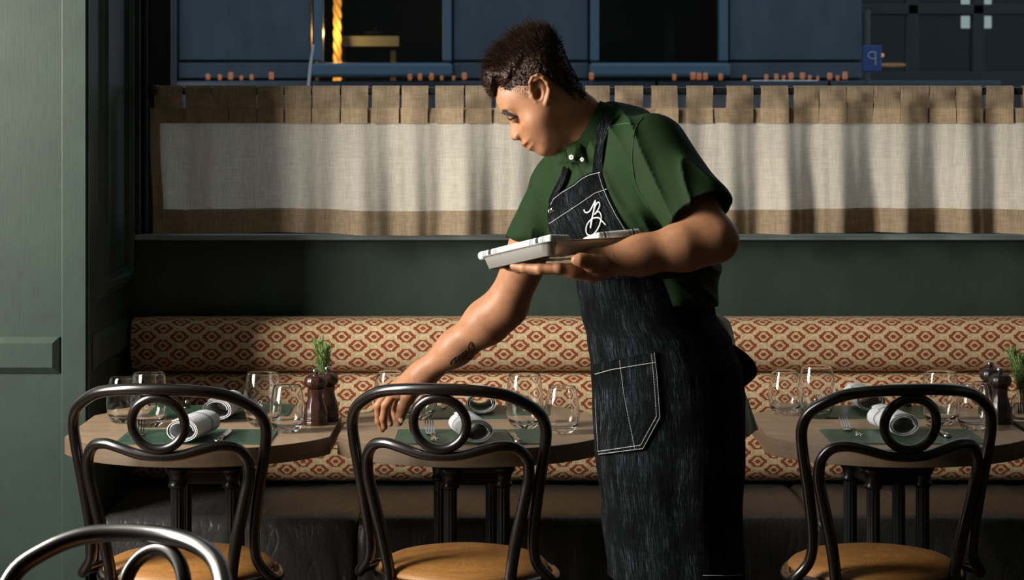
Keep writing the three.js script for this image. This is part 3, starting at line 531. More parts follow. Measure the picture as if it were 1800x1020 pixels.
  const put = (src, list) => list.forEach(([a, b, label], i) => {            // a: handle end, b: a point along the way to the tip
    const p = onTable(...a), q = onTable(...b), dir = V(q.x - p.x, 0, q.z - p.z).normalize(), c = p.addScaledVector(dir, 0.085);
    const o = i ? copyOf(src, [0, 0, 0], 0, label) : src; o.userData.label = label;
    o.position.set(c.x, TOP + 0.0034, c.z); o.rotation.y = Math.atan2(-dir.x, -dir.z);
  });
  put(f0, [[[240, 783], [249, 755], 'steel fork on the placemat beside the pier, seen through the chair ring'], [[764, 782], [752, 757], 'steel fork under the reaching hand, seen through the chair ring'], [[1511, 774], [1479, 752], 'steel fork on the placemat behind the waiter, chair side'], [[1603, 704], [1589, 725], 'steel fork behind the waiter, tines towards the near placemat'], [[438, 704], [432, 725], 'steel fork lying on the banquette side placemat beside the pier'], [[915, 704], [905, 725], 'steel fork lying on the banquette side placemat behind the etched glass']]);
  put(k0, [[[382, 782], [408, 757], 'steel knife on the placemat beside the pier, chair side'], [[912, 783], [894, 761], 'steel knife on the near placemat beside the denim apron'], [[1667, 773], [1635, 754], 'steel knife on the near placemat behind the waiter'], [[330, 704], [326, 722], 'steel knife on the banquette side placemat beside the pier'], [[786, 704], [777, 726], 'steel knife on the banquette side placemat under the reaching hand'], [[1440, 704], [1424, 722], 'steel knife on the banquette side placemat behind the waiter']]);
}
{
  // pepper and salt mills
  const prof = [[0, 0], [0.0285, 0], [0.0295, 0.003], [0.0295, 0.008], [0.028, 0.010], [0.0295, 0.012], [0.0295, 0.018], [0.0278, 0.021], [0.029, 0.028], [0.0285, 0.036], [0.0235, 0.052], [0.0195, 0.064], [0.0182, 0.074], [0.0188, 0.082], [0.0205, 0.086], [0.0205, 0.0885], [0.017, 0.090], [0.0215, 0.092], [0.0272, 0.099], [0.0288, 0.107], [0.0265, 0.116], [0.020, 0.122], [0.011, 0.1255], [0, 0.126]];
  const mill = (mat, px, py, label, s = 1) => {
    const p = onTable(px, py), t = thing('pepper_mill', label, 'mill', [p.x, TOP, p.z], 0, 'pepper and salt mills');
    mesh('body', toCreasedNormals(lathe(prof.map(([r, y]) => [r * s, y * s]), 44), 0.7), mat, t);
    mesh('finial', lathe([[0, 0.124], [0.005, 0.124], [0.005, 0.129], [0.0085, 0.131], [0.0095, 0.135], [0.008, 0.139], [0, 0.140]].map(([r, y]) => [r * s, y * s]), 24), M.steel, t);
  };
  mill(M.mill, 555, 747, 'red-brown wooden mill at the edge of the pier table'); mill(M.mill, 576, 740, 'darker wooden mill standing behind the red-brown one', 0.98);
  mill(M.darkMill, 1758, 745, 'near-black wooden mill beside the ribbed vase'); mill(M.darkMill, 1741, 732, 'near-black wooden mill partly hidden behind its twin');
  // rosemary in ribbed bud vases
  const vase = (px, py, h, label, plantLabel, lean) => {
    const p = onTable(px, py), t = thing('bud_vase', label, 'vase', [p.x, TOP, p.z]);
    const pr = [[0.0001, 0.002], [0.022, 0.001], [0.0265, 0.004], [0.0275, 0.02], [0.0275, 0.050], [0.024, 0.062], [0.014, 0.070], [0.0125, 0.078], [0.015, 0.083], [0.0135, 0.083], [0.0108, 0.078], [0.0122, 0.069], [0.0218, 0.060], [0.0252, 0.049], [0.0252, 0.020], [0.023, 0.007], [0.0001, 0.006]];
    const g = lathe(pr, 96), a = g.attributes.position;
    for (let i = 0; i < a.count; i++) { const x = a.getX(i), z = a.getZ(i), r = Math.hypot(x, z), y = a.getY(i); if (r > 0.0262 && y > 0.008 && y < 0.062) { const f = 1 - 0.035 * Math.pow(Math.abs(Math.sin(Math.atan2(z, x) * 12)), 2); a.setX(i, x * f); a.setZ(i, z * f); } }
    g.computeVertexNormals(); mesh('glass_body', g, M.glass, t);
    mesh('water', lathe([[0.0001, 0.0065], [0.0215, 0.0075], [0.0246, 0.020], [0.0246, 0.045], [0.0001, 0.045]], 40), M.water, t);
    const plant = thing('rosemary_sprig', plantLabel, 'herb', [p.x, TOP + 0.02, p.z]);
    const needles = [], stems = [];
    for (let s = 0; s < 9; s++) {
      const an = s * 1.9 + 0.4, top = V(0.027 * Math.cos(an) * (0.4 + 0.6 * hash(s, 5)) + lean * (0.6 + 0.4 * hash(s, 2)), h * (0.78 + 0.24 * hash(s, 3)), 0.024 * Math.sin(an));
      const pts = smoothPts([V(0.006 * Math.cos(an), 0, 0.006 * Math.sin(an)), V(0.005 * Math.cos(an), 0.05, 0.005 * Math.sin(an)), V(top.x * 0.5, h * 0.6, top.z * 0.5), top], 30);
      stems.push(sweep(pts, 0.0011, 6));
      pts.forEach((q, i) => { if (q.y < 0.055) return; for (let k = 0; k < 5; k++) {
        const b = rnd() * 6.28, up = 0.55 + 0.8 * rnd() + (i > 26 ? 0.8 : 0), d = V(Math.cos(b), up, Math.sin(b)).normalize(), L = 0.015 + 0.013 * rnd(), e = q.clone().addScaledVector(d, L), m = q.clone().addScaledVector(d, L * 0.5).add(V(0, -0.001, 0)), c = d.clone().cross(V(0, 1, 0)).normalize().multiplyScalar(0.0016), o = d.clone().cross(c).normalize().multiplyScalar(0.0006);
        const gg = new THREE.BufferGeometry(); const A = m.clone().add(c), B = m.clone().sub(c), C = m.clone().add(o);
        gg.setAttribute('position', new THREE.Float32BufferAttribute([q, A, C, q, C, B, A, e, C, C, e, B, q, B, A, A, B, e].flatMap((z) => [z.x, z.y, z.z]), 3)); gg.computeVertexNormals();
        gg.setAttribute('uv', new THREE.Float32BufferAttribute(new Float32Array(36), 2)); needles.push(gg);
      } });
    }
    mesh('stems', stems, M.rosemaryStem, plant);
    const nd = mesh('needles', needles, M.rosemary, plant); nd.userData.kind = 'stuff';
  };
  vase(569, 730, 0.165, 'small ribbed glass vase hidden behind the red-brown mills', 'bushy rosemary sprigs rising behind the red-brown mills', 0);
  vase(1797, 741, 0.150, 'ribbed clear glass bud vase with water at the end table', 'rosemary sprigs in the ribbed vase beside the near-black mills', -0.012);
}

{ // back bar behind the camera: its amber candle lamps are mirrored in the window pane
  const bar = thing('back_bar', 'dark timber bar shelf along the rear of the room', 'shelf', [0, 0, 2.0]);
  mesh('shelf_board', rbox(6.4, 0.03, 0.25, 0.005, 0, 1.70, 0), M.bentwood, bar);
  for (const x of [-3.1, -1, 1, 3.1]) mesh('upright', rbox(0.05, 1.685, 0.22, 0.005, x, 0.8425, 0), M.bentwood, bar);
  const amber = std([0.5, 0.25, 0.1], 0.5, { emissive: lin(1, 0.36, 0.12), emissiveIntensity: 2.6 }), wax = std([0.5, 0.4, 0.3], 0.6);
  const D = 14.9, pts = [364, 385, 404, 423, 441, 476, 720, 738, 758, 776, 797, 816, 1040, 1186, 1219, 1230, 1241, 1268, 1310, 1348, 1366, 1379, 1392, 1412, 1425, 1439, 1460, 1474, 1487];
  pts.forEach((px, k) => {
    const t = thing('candle_lamp', 'amber candle lamp on the bar shelf at the rear of the room', 'lamp', [(px - CX) * D / F, 1.715, 2.02], 0, 'amber candle lamps on the back bar');
    const s = 0.7 + 0.5 * hash(k, 3);
    mesh('glow', lathe([[0, 0.012], [0.014, 0.014], [0.016, 0.03], [0.014, 0.055], [0, 0.058]].map(([r, y]) => [r * s, y * s]), 14), amber, t);
    mesh('holder', lathe([[0, 0], [0.018, 0], [0.018, 0.012], [0, 0.012]].map(([r, y]) => [r * s, y * s]), 14), wax, t);
  });
  for (const k of [3, 14, 24]) { const l = new THREE.PointLight(lin(1, 0.36, 0.12), 0.003); l.position.set((pts[k] - CX) * D / F, 1.745, 2.02); l.castShadow = true; l.shadow.radius = 0.5; scene.add(l); }
}
// ---------------------------------------------------------------- the waiter
// distance fields, meshed with surface nets
const dot3 = (a, b) => a.x * b.x + a.y * b.y + a.z * b.z;
const smin = (a, b, k) => { const h = Math.max(k - Math.abs(a - b), 0) / k; return Math.min(a, b) - h * h * k * 0.25; };
const smax = (a, b, k) => -smin(-a, -b, k);
function cone(A, B, ra, rb) {                            // tapered capsule between two joints
  const dx = B.x - A.x, dy = B.y - A.y, dz = B.z - A.z, L2 = dx * dx + dy * dy + dz * dz || 1e-9;
  return (x, y, z) => { const t = clamp(((x - A.x) * dx + (y - A.y) * dy + (z - A.z) * dz) / L2, 0, 1), a = x - A.x - dx * t, b = y - A.y - dy * t, c = z - A.z - dz * t; return Math.sqrt(a * a + b * b + c * c) - lerp(ra, rb, t); };
}
function ell(C, ax, ay, az, ra, rb, rc) {                // ellipsoid with its own axes
  return (x, y, z) => {
    const px = x - C.x, py = y - C.y, pz = z - C.z, a = (px * ax.x + py * ax.y + pz * ax.z) / ra, b = (px * ay.x + py * ay.y + pz * ay.z) / rb, c = (px * az.x + py * az.y + pz * az.z) / rc;
    const k = Math.sqrt(a * a + b * b + c * c); if (k < 1e-6) return -Math.min(ra, rb, rc);
    const k2 = Math.sqrt(a * a / (ra * ra) + b * b / (rb * rb) + c * c / (rc * rc)); return k * (k - 1) / k2;
  };
}
const chain = (js, k = 0.012) => { const cs = []; for (let i = 0; i < js.length - 1; i++) cs.push(cone(js[i][0], js[i + 1][0], js[i][1], js[i + 1][1])); return (x, y, z) => { let d = 1e9; for (const c of cs) { const e = c(x, y, z); d = d > 1e8 ? e : smin(d, e, k); } return d; }; };
const union = (fs, k) => (x, y, z) => { let d = fs[0](x, y, z); for (let i = 1; i < fs.length; i++) d = smin(d, fs[i](x, y, z), k); return d; };
function net(f, lo, hi, h, color) {                      // naive surface nets
  const nx = Math.ceil((hi.x - lo.x) / h) + 1, ny = Math.ceil((hi.y - lo.y) / h) + 1, nz = Math.ceil((hi.z - lo.z) / h) + 1, val = new Float32Array(nx * ny * nz), id = new Int32Array(nx * ny * nz).fill(-1);
  const at = (i, j, k) => (k * ny + j) * nx + i;
  // coarse skip: sample every third point first
  for (let k = 0; k < nz; k++) for (let j = 0; j < ny; j++) for (let i = 0; i < nx;) {
    const v = f(lo.x + i * h, lo.y + j * h, lo.z + k * h); val[at(i, j, k)] = v;
    let s = Math.max(1, Math.min(nx - i, Math.floor(Math.abs(v) * 0.45 / h))); for (let q = 1; q < s; q++) val[at(i + q, j, k)] = v; i += s;
  }
  const pos = [], idx = [], cs = [0, 1, nx, nx + 1, nx * ny, nx * ny + 1, nx * ny + nx, nx * ny + nx + 1];
  const ed = [[0, 1], [2, 3], [4, 5], [6, 7], [0, 2], [1, 3], [4, 6], [5, 7], [0, 4], [1, 5], [2, 6], [3, 7]];
  for (let k = 0; k < nz - 1; k++) for (let j = 0; j < ny - 1; j++) for (let i = 0; i < nx - 1; i++) {
    const a = at(i, j, k); let m = 0; for (let q = 0; q < 8; q++) if (val[a + cs[q]] < 0) m |= 1 << q;
    if (m === 0 || m === 255) continue;
    let x = 0, y = 0, z = 0, n = 0;
    for (const [p, q] of ed) { if (((m >> p) & 1) === ((m >> q) & 1)) continue; const va = val[a + cs[p]], vb = val[a + cs[q]], t = va / (va - vb); x += lerp(p & 1, q & 1, t); y += lerp((p >> 1) & 1, (q >> 1) & 1, t); z += lerp(p >> 2, q >> 2, t); n++; }
    id[a] = pos.length / 3; pos.push(lo.x + (i + x / n) * h, lo.y + (j + y / n) * h, lo.z + (k + z / n) * h);
  }
  const quad = (a, b, c, d, fl) => { if (a < 0 || b < 0 || c < 0 || d < 0) return; fl ? idx.push(a, b, c, a, c, d) : idx.push(a, c, b, a, d, c); };
  for (let k = 1; k < nz - 1; k++) for (let j = 1; j < ny - 1; j++) for (let i = 1; i < nx - 1; i++) {
    const a = at(i, j, k), s = val[a] < 0;
    if (s !== val[a + 1] < 0) quad(id[a], id[a - nx], id[a - nx - nx * ny], id[a - nx * ny], !s ? 0 : 1);
    if (s !== val[a + nx] < 0) quad(id[a], id[a - nx * ny], id[a - 1 - nx * ny], id[a - 1], !s ? 0 : 1);
    if (s !== val[a + nx * ny] < 0) quad(id[a], id[a - 1], id[a - 1 - nx], id[a - nx], !s ? 0 : 1);
  }
  const g = new THREE.BufferGeometry(), nrm = [], col = [], uv = [], e = h * 0.6;
  for (let q = 0; q < pos.length; q += 3) {
    const [x, y, z] = [pos[q], pos[q + 1], pos[q + 2]], n = V(f(x + e, y, z) - f(x - e, y, z), f(x, y + e, z) - f(x, y - e, z), f(x, y, z + e) - f(x, y, z - e)).normalize();
    nrm.push(n.x, n.y, n.z); uv.push(x * 0.8 + z * 0.6, y); if (color) col.push(...color(x, y, z));
  }
  g.setAttribute('position', new THREE.Float32BufferAttribute(pos, 3)); g.setAttribute('normal', new THREE.Float32BufferAttribute(nrm, 3)); g.setAttribute('uv', new THREE.Float32BufferAttribute(uv, 2));
  if (color) g.setAttribute('color', new THREE.Float32BufferAttribute(col, 3));
  g.setIndex(idx);
  return g;
}
const bounds = (pts, r) => { const lo = V(1e9, 1e9, 1e9), hi = V(-1e9, -1e9, -1e9); for (const p of pts) { lo.min(p); hi.max(p); } return [lo.subScalar(r), hi.addScalar(r)]; };
function hit(px, py, f, d0 = 4.0, d1 = 5.4, off = 0) {   // where the surface of a thing lies along the direction of a photo pixel
  const dir = V((px - CX) / F, -(py - CY) / F, -1), n = 420; let prev = null, pd = d0;
  for (let i = 0; i <= n; i++) {
    const d = lerp(d0, d1, i / n), v = f(dir.x * d, EYE + dir.y * d, -d) - off;
    if (prev !== null && prev > 0 && v <= 0) { let a = pd, b = d; for (let q = 0; q < 22; q++) { const m = (a + b) / 2; f(dir.x * m, EYE + dir.y * m, -m) - off > 0 ? a = m : b = m; } return V(dir.x * b, EYE + dir.y * b, -b); }
    prev = v; pd = d;
  }
  return null;
}
const hits = (list, f, off, n, d0, d1) => { const c = new THREE.CatmullRomCurve3(list.map(([x, y]) => V(x, y, 0)), false, 'centripetal').getSpacedPoints(n); return c.map((q) => hit(q.x, q.y, f, d0, d1, off)).filter(Boolean); };

const hitsStraight = (list, f, off, n) => { const c = new THREE.CurvePath(); for (let i = 0; i < list.length - 1; i++) c.add(new THREE.LineCurve3(V(...list[i], 0), V(...list[i + 1], 0))); return c.getSpacedPoints(n).map((q) => hit(q.x, q.y, f, 4.0, 5.4, off)).filter(Boolean); };

const FW = V(-0.83, 0, 0.557), LF = V(0.557, 0, 0.83), UP = V(0, 1, 0);       // he faces left and a little to the camera; his left; up
const J = {
  pelvis: P(1168, 640, 4.68), abdomen: P(1140, 500, 4.675), chest: P(1085, 352, 4.66),
  shL: P(1150, 264, 4.50), elL: P(1258, 422, 4.36), wrL: P(1040, 466, 4.345),
  shR: P(985, 322, 4.80), elR: P(890, 538, 4.92), wrR: P(742, 660, 5.0), neck: P(1068, 262, 4.645),
};
const waiter = thing('person', 'waiter in dark green shirt and denim apron leaning to reach over a table', 'person', [0, 0, 0]);

// ---- head: a profile outline filled out to both sides
const HD = 4.62, hz = (u, v) => { const px = 830 + u / 3.923, py = 30 + v / 3.923; return [(px - CX) * HD / F, EYE - (py - CY) * HD / F]; };
const poly = (pts) => pts.map(([u, v]) => hz(u, v));
function polyDist(pl, x, y) {                            // signed distance, positive inside
  let d = 1e9, inside = false;
  for (let i = 0, j = pl.length - 1; i < pl.length; j = i++) {
    const [ax, ay] = pl[i], [bx, by] = pl[j], ex = bx - ax, ey = by - ay, t = clamp(((x - ax) * ex + (y - ay) * ey) / (ex * ex + ey * ey), 0, 1), qx = x - ax - ex * t, qy = y - ay - ey * t;
    d = Math.min(d, qx * qx + qy * qy);
    if ((ay > y) !== (by > y) && x < ex * (y - ay) / ey + ax) inside = !inside;
  }
  return inside ? Math.sqrt(d) : -Math.sqrt(d);
}
function curvePoly(pts, n) { const c = new THREE.CatmullRomCurve3(pts.map(([x, y]) => V(x, y, 0)), true, 'centripetal').getSpacedPoints(n).slice(0, -1); return c.map((p) => [p.x, p.y]); }
const faceOutline = curvePoly(poly([[168, 480], [160, 535], [170, 590], [186, 630], [200, 662], [228, 694], [252, 712], [261, 740], [264, 780], [262, 812], [267, 836], [285, 851], [308, 851], [325, 843], [333, 858], [337, 876], [343, 889], [360, 898], [374, 901], [379, 911], [392, 922], [415, 925], [432, 932], [452, 946], [480, 958], [508, 960], [542, 948], [585, 915], [630, 860], [690, 760], [740, 660], [752, 560], [728, 460], [690, 370], [648, 285], [598, 210], [530, 170], [440, 163], [340, 203], [250, 292], [196, 385]]), 150);
const HU = (x, y) => [((x * F / HD + CX) - 830) * 3.923, ((EYE - y) * F / HD + CY - 30) * 3.923];
const bump = (u, v, cu, cv, r) => Math.exp(-((u - cu) ** 2 + (v - cv) ** 2) / (r * r));
function inflate(x, y, z, outline, wide) {
  const di = polyDist(outline, x, y), w = Math.abs(z + HD);
  if (di < 0) return Math.hypot(di, Math.max(0, w - 0.004)) * (w > 0.004 ? 1 : 1);
  const [W, R] = wide(x, y), q = Math.min(di / R, 1), ws = W * Math.sqrt(Math.max(0, 1 - (1 - q) * (1 - q)));
  return Math.max((w - ws) * 0.6, -di);
}
const earC = hz(462, 505), earPts = [[402, 500], [398, 455], [412, 422], [445, 408], [485, 424], [515, 462], [528, 508], [520, 556], [506, 596]].map(([u, v], i) => { const [x, y] = hz(u, v); return V(x, y, -HD + 0.0735 + 0.008 * Math.sin(i / 8 * Math.PI)); });
const earRim = chain(earPts.map((p, i) => [p.clone().add(V(0, 0, 0.003)), i > 6 ? 0.0052 : 0.0038]), 0.004);
const anti = chain([[432, 462], [462, 450], [486, 480], [494, 530], [486, 572]].map(([u, v]) => { const [x, y] = hz(u, v); return [V(x, y, -HD + 0.0745), 0.0034]; }), 0.004);
const tragus = chain([[404, 520], [418, 548], [440, 585]].map(([u, v]) => { const [x, y] = hz(u, v); return [V(x, y, -HD + 0.0715), 0.0045]; }), 0.006);
const earPlate = ell(V(earC[0] + 0.0005, earC[1], -HD + 0.069), V(0.92, -0.39, 0), V(0.39, 0.92, 0), V(0, 0, 1), 0.0185, 0.0285, 0.0045);
const concha = ell(V(...hz(450, 530), -HD + 0.078), V(1, 0, 0), V(0, 1, 0), V(0, 0, 1), 0.0085, 0.0125, 0.0115);
const mirror = (f) => (x, y, z) => f(x, y, -HD + Math.abs(z + HD));
const lipLine = [[341, 889], [358, 890], [372, 884], [382, 875]].map(([u, v]) => hz(u, v));
function lineDist(pl, x, y) { let d = 1e9; for (let i = 0; i < pl.length - 1; i++) { const [ax, ay] = pl[i], [bx, by] = pl[i + 1], ex = bx - ax, ey = by - ay, t = clamp(((x - ax) * ex + (y - ay) * ey) / (ex * ex + ey * ey), 0, 1); d = Math.min(d, Math.hypot(x - ax - ex * t, y - ay - ey * t)); } return d; }
const eyeBall = V(...hz(292, 690), -HD + 0.0330);
const headWidth = (() => {                                // half width of the head over its profile, blurred so that no ridge shows where the nearest outline edge changes
  const h = 0.0012, [ax, by] = hz(100, 1000), [bx, ay] = hz(820, 120), nx = Math.ceil((bx - ax) / h), ny = Math.ceil((ay - by) / h), di = new Float32Array(nx * ny), w = new Float32Array(nx * ny);
  for (let j = 0; j < ny; j++) for (let i = 0; i < nx; i++) {
    const x = ax + i * h, y = by + j * h, d = polyDist(faceOutline, x, y), [u, v] = HU(x, y); di[j * nx + i] = d;
    let W = lerp(0.064, 0.077, smooth(250, 520, u)) - 0.017 * smooth(740, 960, v) * smooth(650, 400, u);
    w[j * nx + i] = d > 0 ? W * Math.sqrt(Math.max(0, 1 - Math.pow(1 - Math.min(d / 0.075, 1), 2))) : 0;
  }
  let a = Float32Array.from(w), b = new Float32Array(nx * ny);
  for (let pass = 0; pass < 3; pass++) for (const [sx, sy] of [[1, 0], [0, 1]]) {
    const r = 9, n = sx ? nx : ny, m = sx ? ny : nx, ix = (q, p) => sx ? p * nx + q : q * nx + p;
    for (let p = 0; p < m; p++) { let s = 0; for (let q = -r; q <= r; q++) s += a[ix(clamp(q, 0, n - 1), p)]; for (let q = 0; q < n; q++) { b[ix(q, p)] = s / (2 * r + 1); s += a[ix(clamp(q + r + 1, 0, n - 1), p)] - a[ix(clamp(q - r, 0, n - 1), p)]; } }
    [a, b] = [b, a];
  }
  for (let q = 0; q < nx * ny; q++) w[q] = lerp(w[q], a[q] * 1.04, smooth(0.006, 0.030, di[q]));
  return (x, y) => {
    const fx = clamp((x - ax) / h, 0, nx - 1.001), fy = clamp((y - by) / h, 0, ny - 1.001), i = Math.floor(fx), j = Math.floor(fy), s = fx - i, t = fy - j, k = j * nx + i, L = (g) => lerp(lerp(g[k], g[k + 1], s), lerp(g[k + nx], g[k + nx + 1], s), t);
    const [u, v] = HU(x, y); let W = L(w);
    W -= 0.009 * bump(u, v, 298, 690, 40) + 0.006 * bump(u, v, 340, 790, 45) + 0.004 * bump(u, v, 450, 840, 70);     // eye socket, beside the nose, cheek hollow
    W += 0.004 * bump(u, v, 400, 735, 75) + 0.003 * bump(u, v, 590, 830, 60) + 0.002 * bump(u, v, 240, 640, 40);     // cheekbone, jaw angle, brow
    const nose = smooth(350, 275, u + (v - 800) * 0.16) * smooth(690, 740, v) * smooth(872, 846, v);
    W -= 0.010 * smooth(-10, 105, u - (512 + (v - 610) * 0.30)) * smooth(580, 740, v);                                     // behind the jaw
    W *= lerp(1, 0.50, nose);
    W -= 0.0030 * Math.exp(-Math.pow(lineDist(lipLine, x, y) / 0.0015, 2));
    return [L(di), Math.max(0, W)];
  };
})();
const headShape = (x, y, z) => { const w = Math.abs(z + HD), di = polyDist(faceOutline, x, y); if (di < -0.02) return Math.hypot(di, Math.max(0, w - 0.02)); if (di < 0) return Math.hypot(di, Math.max(0, w - 0.002)) ; return Math.max((w - headWidth(x, y)[1]) * 0.6, -di); };
const lidL = ell(eyeBall, V(0.75, -0.66, 0), V(0.66, 0.75, 0), V(0, 0, 1), 0.0145, 0.0105, 0.0105);
const alae = ell(V(...hz(312, 828), -HD + 0.013), V(1, 0, 0), V(0, 1, 0), V(0, 0, 1), 0.0085, 0.0075, 0.007), nostril = ell(V(...hz(303, 850), -HD + 0.009), V(0.9, -0.4, 0), V(0.4, 0.9, 0), V(0, 0, 1), 0.0055, 0.0028, 0.004);
const neckA = V(...hz(545, 660), -HD), neckB = V(...hz(900, 835), -HD - 0.01);
const headField = (x, y, z) => {
  let d = headShape(x, y, z);
  d = smin(d, mirror(lidL)(x, y, z), 0.006);
  d = smin(d, mirror(alae)(x, y, z), 0.006);
  d = smax(d, -mirror(nostril)(x, y, z), 0.003);
  const m = -HD + Math.abs(z + HD);
  let e = smin(earPlate(x, y, m), earRim(x, y, m), 0.003); e = smin(e, anti(x, y, m), 0.002); e = smin(e, tragus(x, y, m), 0.003);
  d = smin(d, e, 0.003); d = smax(d, -concha(x, y, m), 0.003);
  return d;
};
const neckField = cone(neckA, neckB, 0.054, 0.060), nape = cone(V(...hz(610, 520), -HD), V(...hz(735, 650), -HD), 0.034, 0.040), throat = cone(V(...hz(560, 860), -HD), V(...hz(690, 900), -HD), 0.022, 0.03);
const headNeck = (x, y, z) => smin(headField(x, y, z), smin(neckField(x, y, -HD + (z + HD) * 1.14) * 0.9, smin(nape(x, y, z), throat(x, y, z), 0.03), 0.02), 0.020);

// ---- arms and hands
const armR = union([chain([[J.shR, 0.052], [J.shR.clone().lerp(J.elR, 0.5), 0.049], [J.elR, 0.043]], 0.02), chain([[J.elR, 0.043], [J.elR.clone().lerp(J.wrR, 0.22), 0.046], [J.elR.clone().lerp(J.wrR, 0.6), 0.036], [J.wrR, 0.0275], [P(722, 675, 5.02), 0.027]], 0.03)], 0.03);
const armL = union([chain([[J.shL, 0.058], [J.shL.clone().lerp(J.elL, 0.55), 0.051], [J.elL, 0.040]], 0.02), chain([[J.elL, 0.039], [J.elL.clone().lerp(J.wrL, 0.25), 0.044], [J.elL.clone().lerp(J.wrL, 0.6), 0.035], [J.wrL, 0.0275]], 0.03)], 0.03);
const rig = (o) => o.map(([px, py, d, r]) => [P(px, py, d), r]);
const handRParts = {
  palm: [rig([[730, 672, 5.02, 0.023], [706, 684, 5.04, 0.021], [692, 692, 5.055, 0.0125]]), rig([[728, 674, 5.04, 0.022], [700, 684, 5.085, 0.020], [682, 690, 5.095, 0.0125]]), rig([[728, 676, 5.06, 0.020], [704, 688, 5.12, 0.018], [690, 693, 5.13, 0.0115]]), rig([[730, 678, 5.06, 0.018], [710, 690, 5.14, 0.015], [697, 697, 5.16, 0.0105]])],
  fingers: [rig([[692, 692, 5.055, 0.0108], [678, 713, 5.065, 0.0100], [674, 736, 5.075, 0.0088], [676, 751, 5.08, 0.0074]]), rig([[681, 690, 5.095, 0.0108], [665, 714, 5.105, 0.0100], [666, 740, 5.115, 0.0088], [672, 755, 5.12, 0.0074]]), rig([[690, 693, 5.13, 0.0102], [680, 716, 5.145, 0.0096], [682, 736, 5.15, 0.0084], [686, 745, 5.148, 0.0074]]), rig([[697, 697, 5.16, 0.0092], [690, 716, 5.175, 0.0086], [693, 730, 5.175, 0.0076], [697, 737, 5.17, 0.0068]])],
  thumb: rig([[728, 678, 5.02, 0.019], [718, 698, 5.00, 0.0155], [708, 719, 5.005, 0.0118], [704, 732, 5.012, 0.0108], [702, 743, 5.02, 0.0084]]),
};
const handLParts = {
  palm: [rig([[1040, 467, 4.335, 0.024], [1010, 470, 4.315, 0.019], [984, 470, 4.305, 0.012]]), rig([[1040, 468, 4.35, 0.024], [1010, 472, 4.345, 0.019], [982, 472, 4.34, 0.0125]]), rig([[1040, 468, 4.36, 0.022], [1012, 472, 4.375, 0.018], [986, 472, 4.375, 0.012]]), rig([[1042, 470, 4.365, 0.020], [1016, 474, 4.40, 0.016], [992, 474, 4.405, 0.0115]])],
  fingers: [rig([[984, 471, 4.305, 0.0110], [950, 473, 4.315, 0.0102], [922, 471, 4.335, 0.0092], [903, 468, 4.35, 0.0078]]), rig([[982, 473, 4.34, 0.0112], [945, 474, 4.36, 0.0104], [912, 472, 4.385, 0.0094], [893, 469, 4.40, 0.0080]]), rig([[986, 473, 4.375, 0.0106], [952, 473, 4.40, 0.0098], [922, 470, 4.43, 0.0088], [905, 467, 4.445, 0.0076]]), rig([[992, 474, 4.405, 0.0096], [964, 472, 4.44, 0.0088], [944, 468, 4.46, 0.0078], [932, 465, 4.475, 0.0068]])],
  thumb: rig([[1052, 467, 4.31, 0.020], [1040, 463, 4.285, 0.0165], [1027, 458, 4.272, 0.0124], [1019, 457, 4.268, 0.0112], [1012, 457, 4.268, 0.0088]]),
};
const handField = (h, arm) => { const palm = union(h.palm.map((c) => chain(c, 0.01)), 0.018), fs = h.fingers.map((c) => chain(c, 0.005)), th = chain(h.thumb, 0.008); return (x, y, z) => { let d = smin(palm(x, y, z), arm(x, y, z), 0.02); let f = 1e9; for (const q of fs) f = Math.min(f, q(x, y, z)); d = smin(d, f, 0.005); return smin(d, th(x, y, z), 0.010); }; };
const handR = handField(handRParts, armR), handL = handField(handLParts, armL);

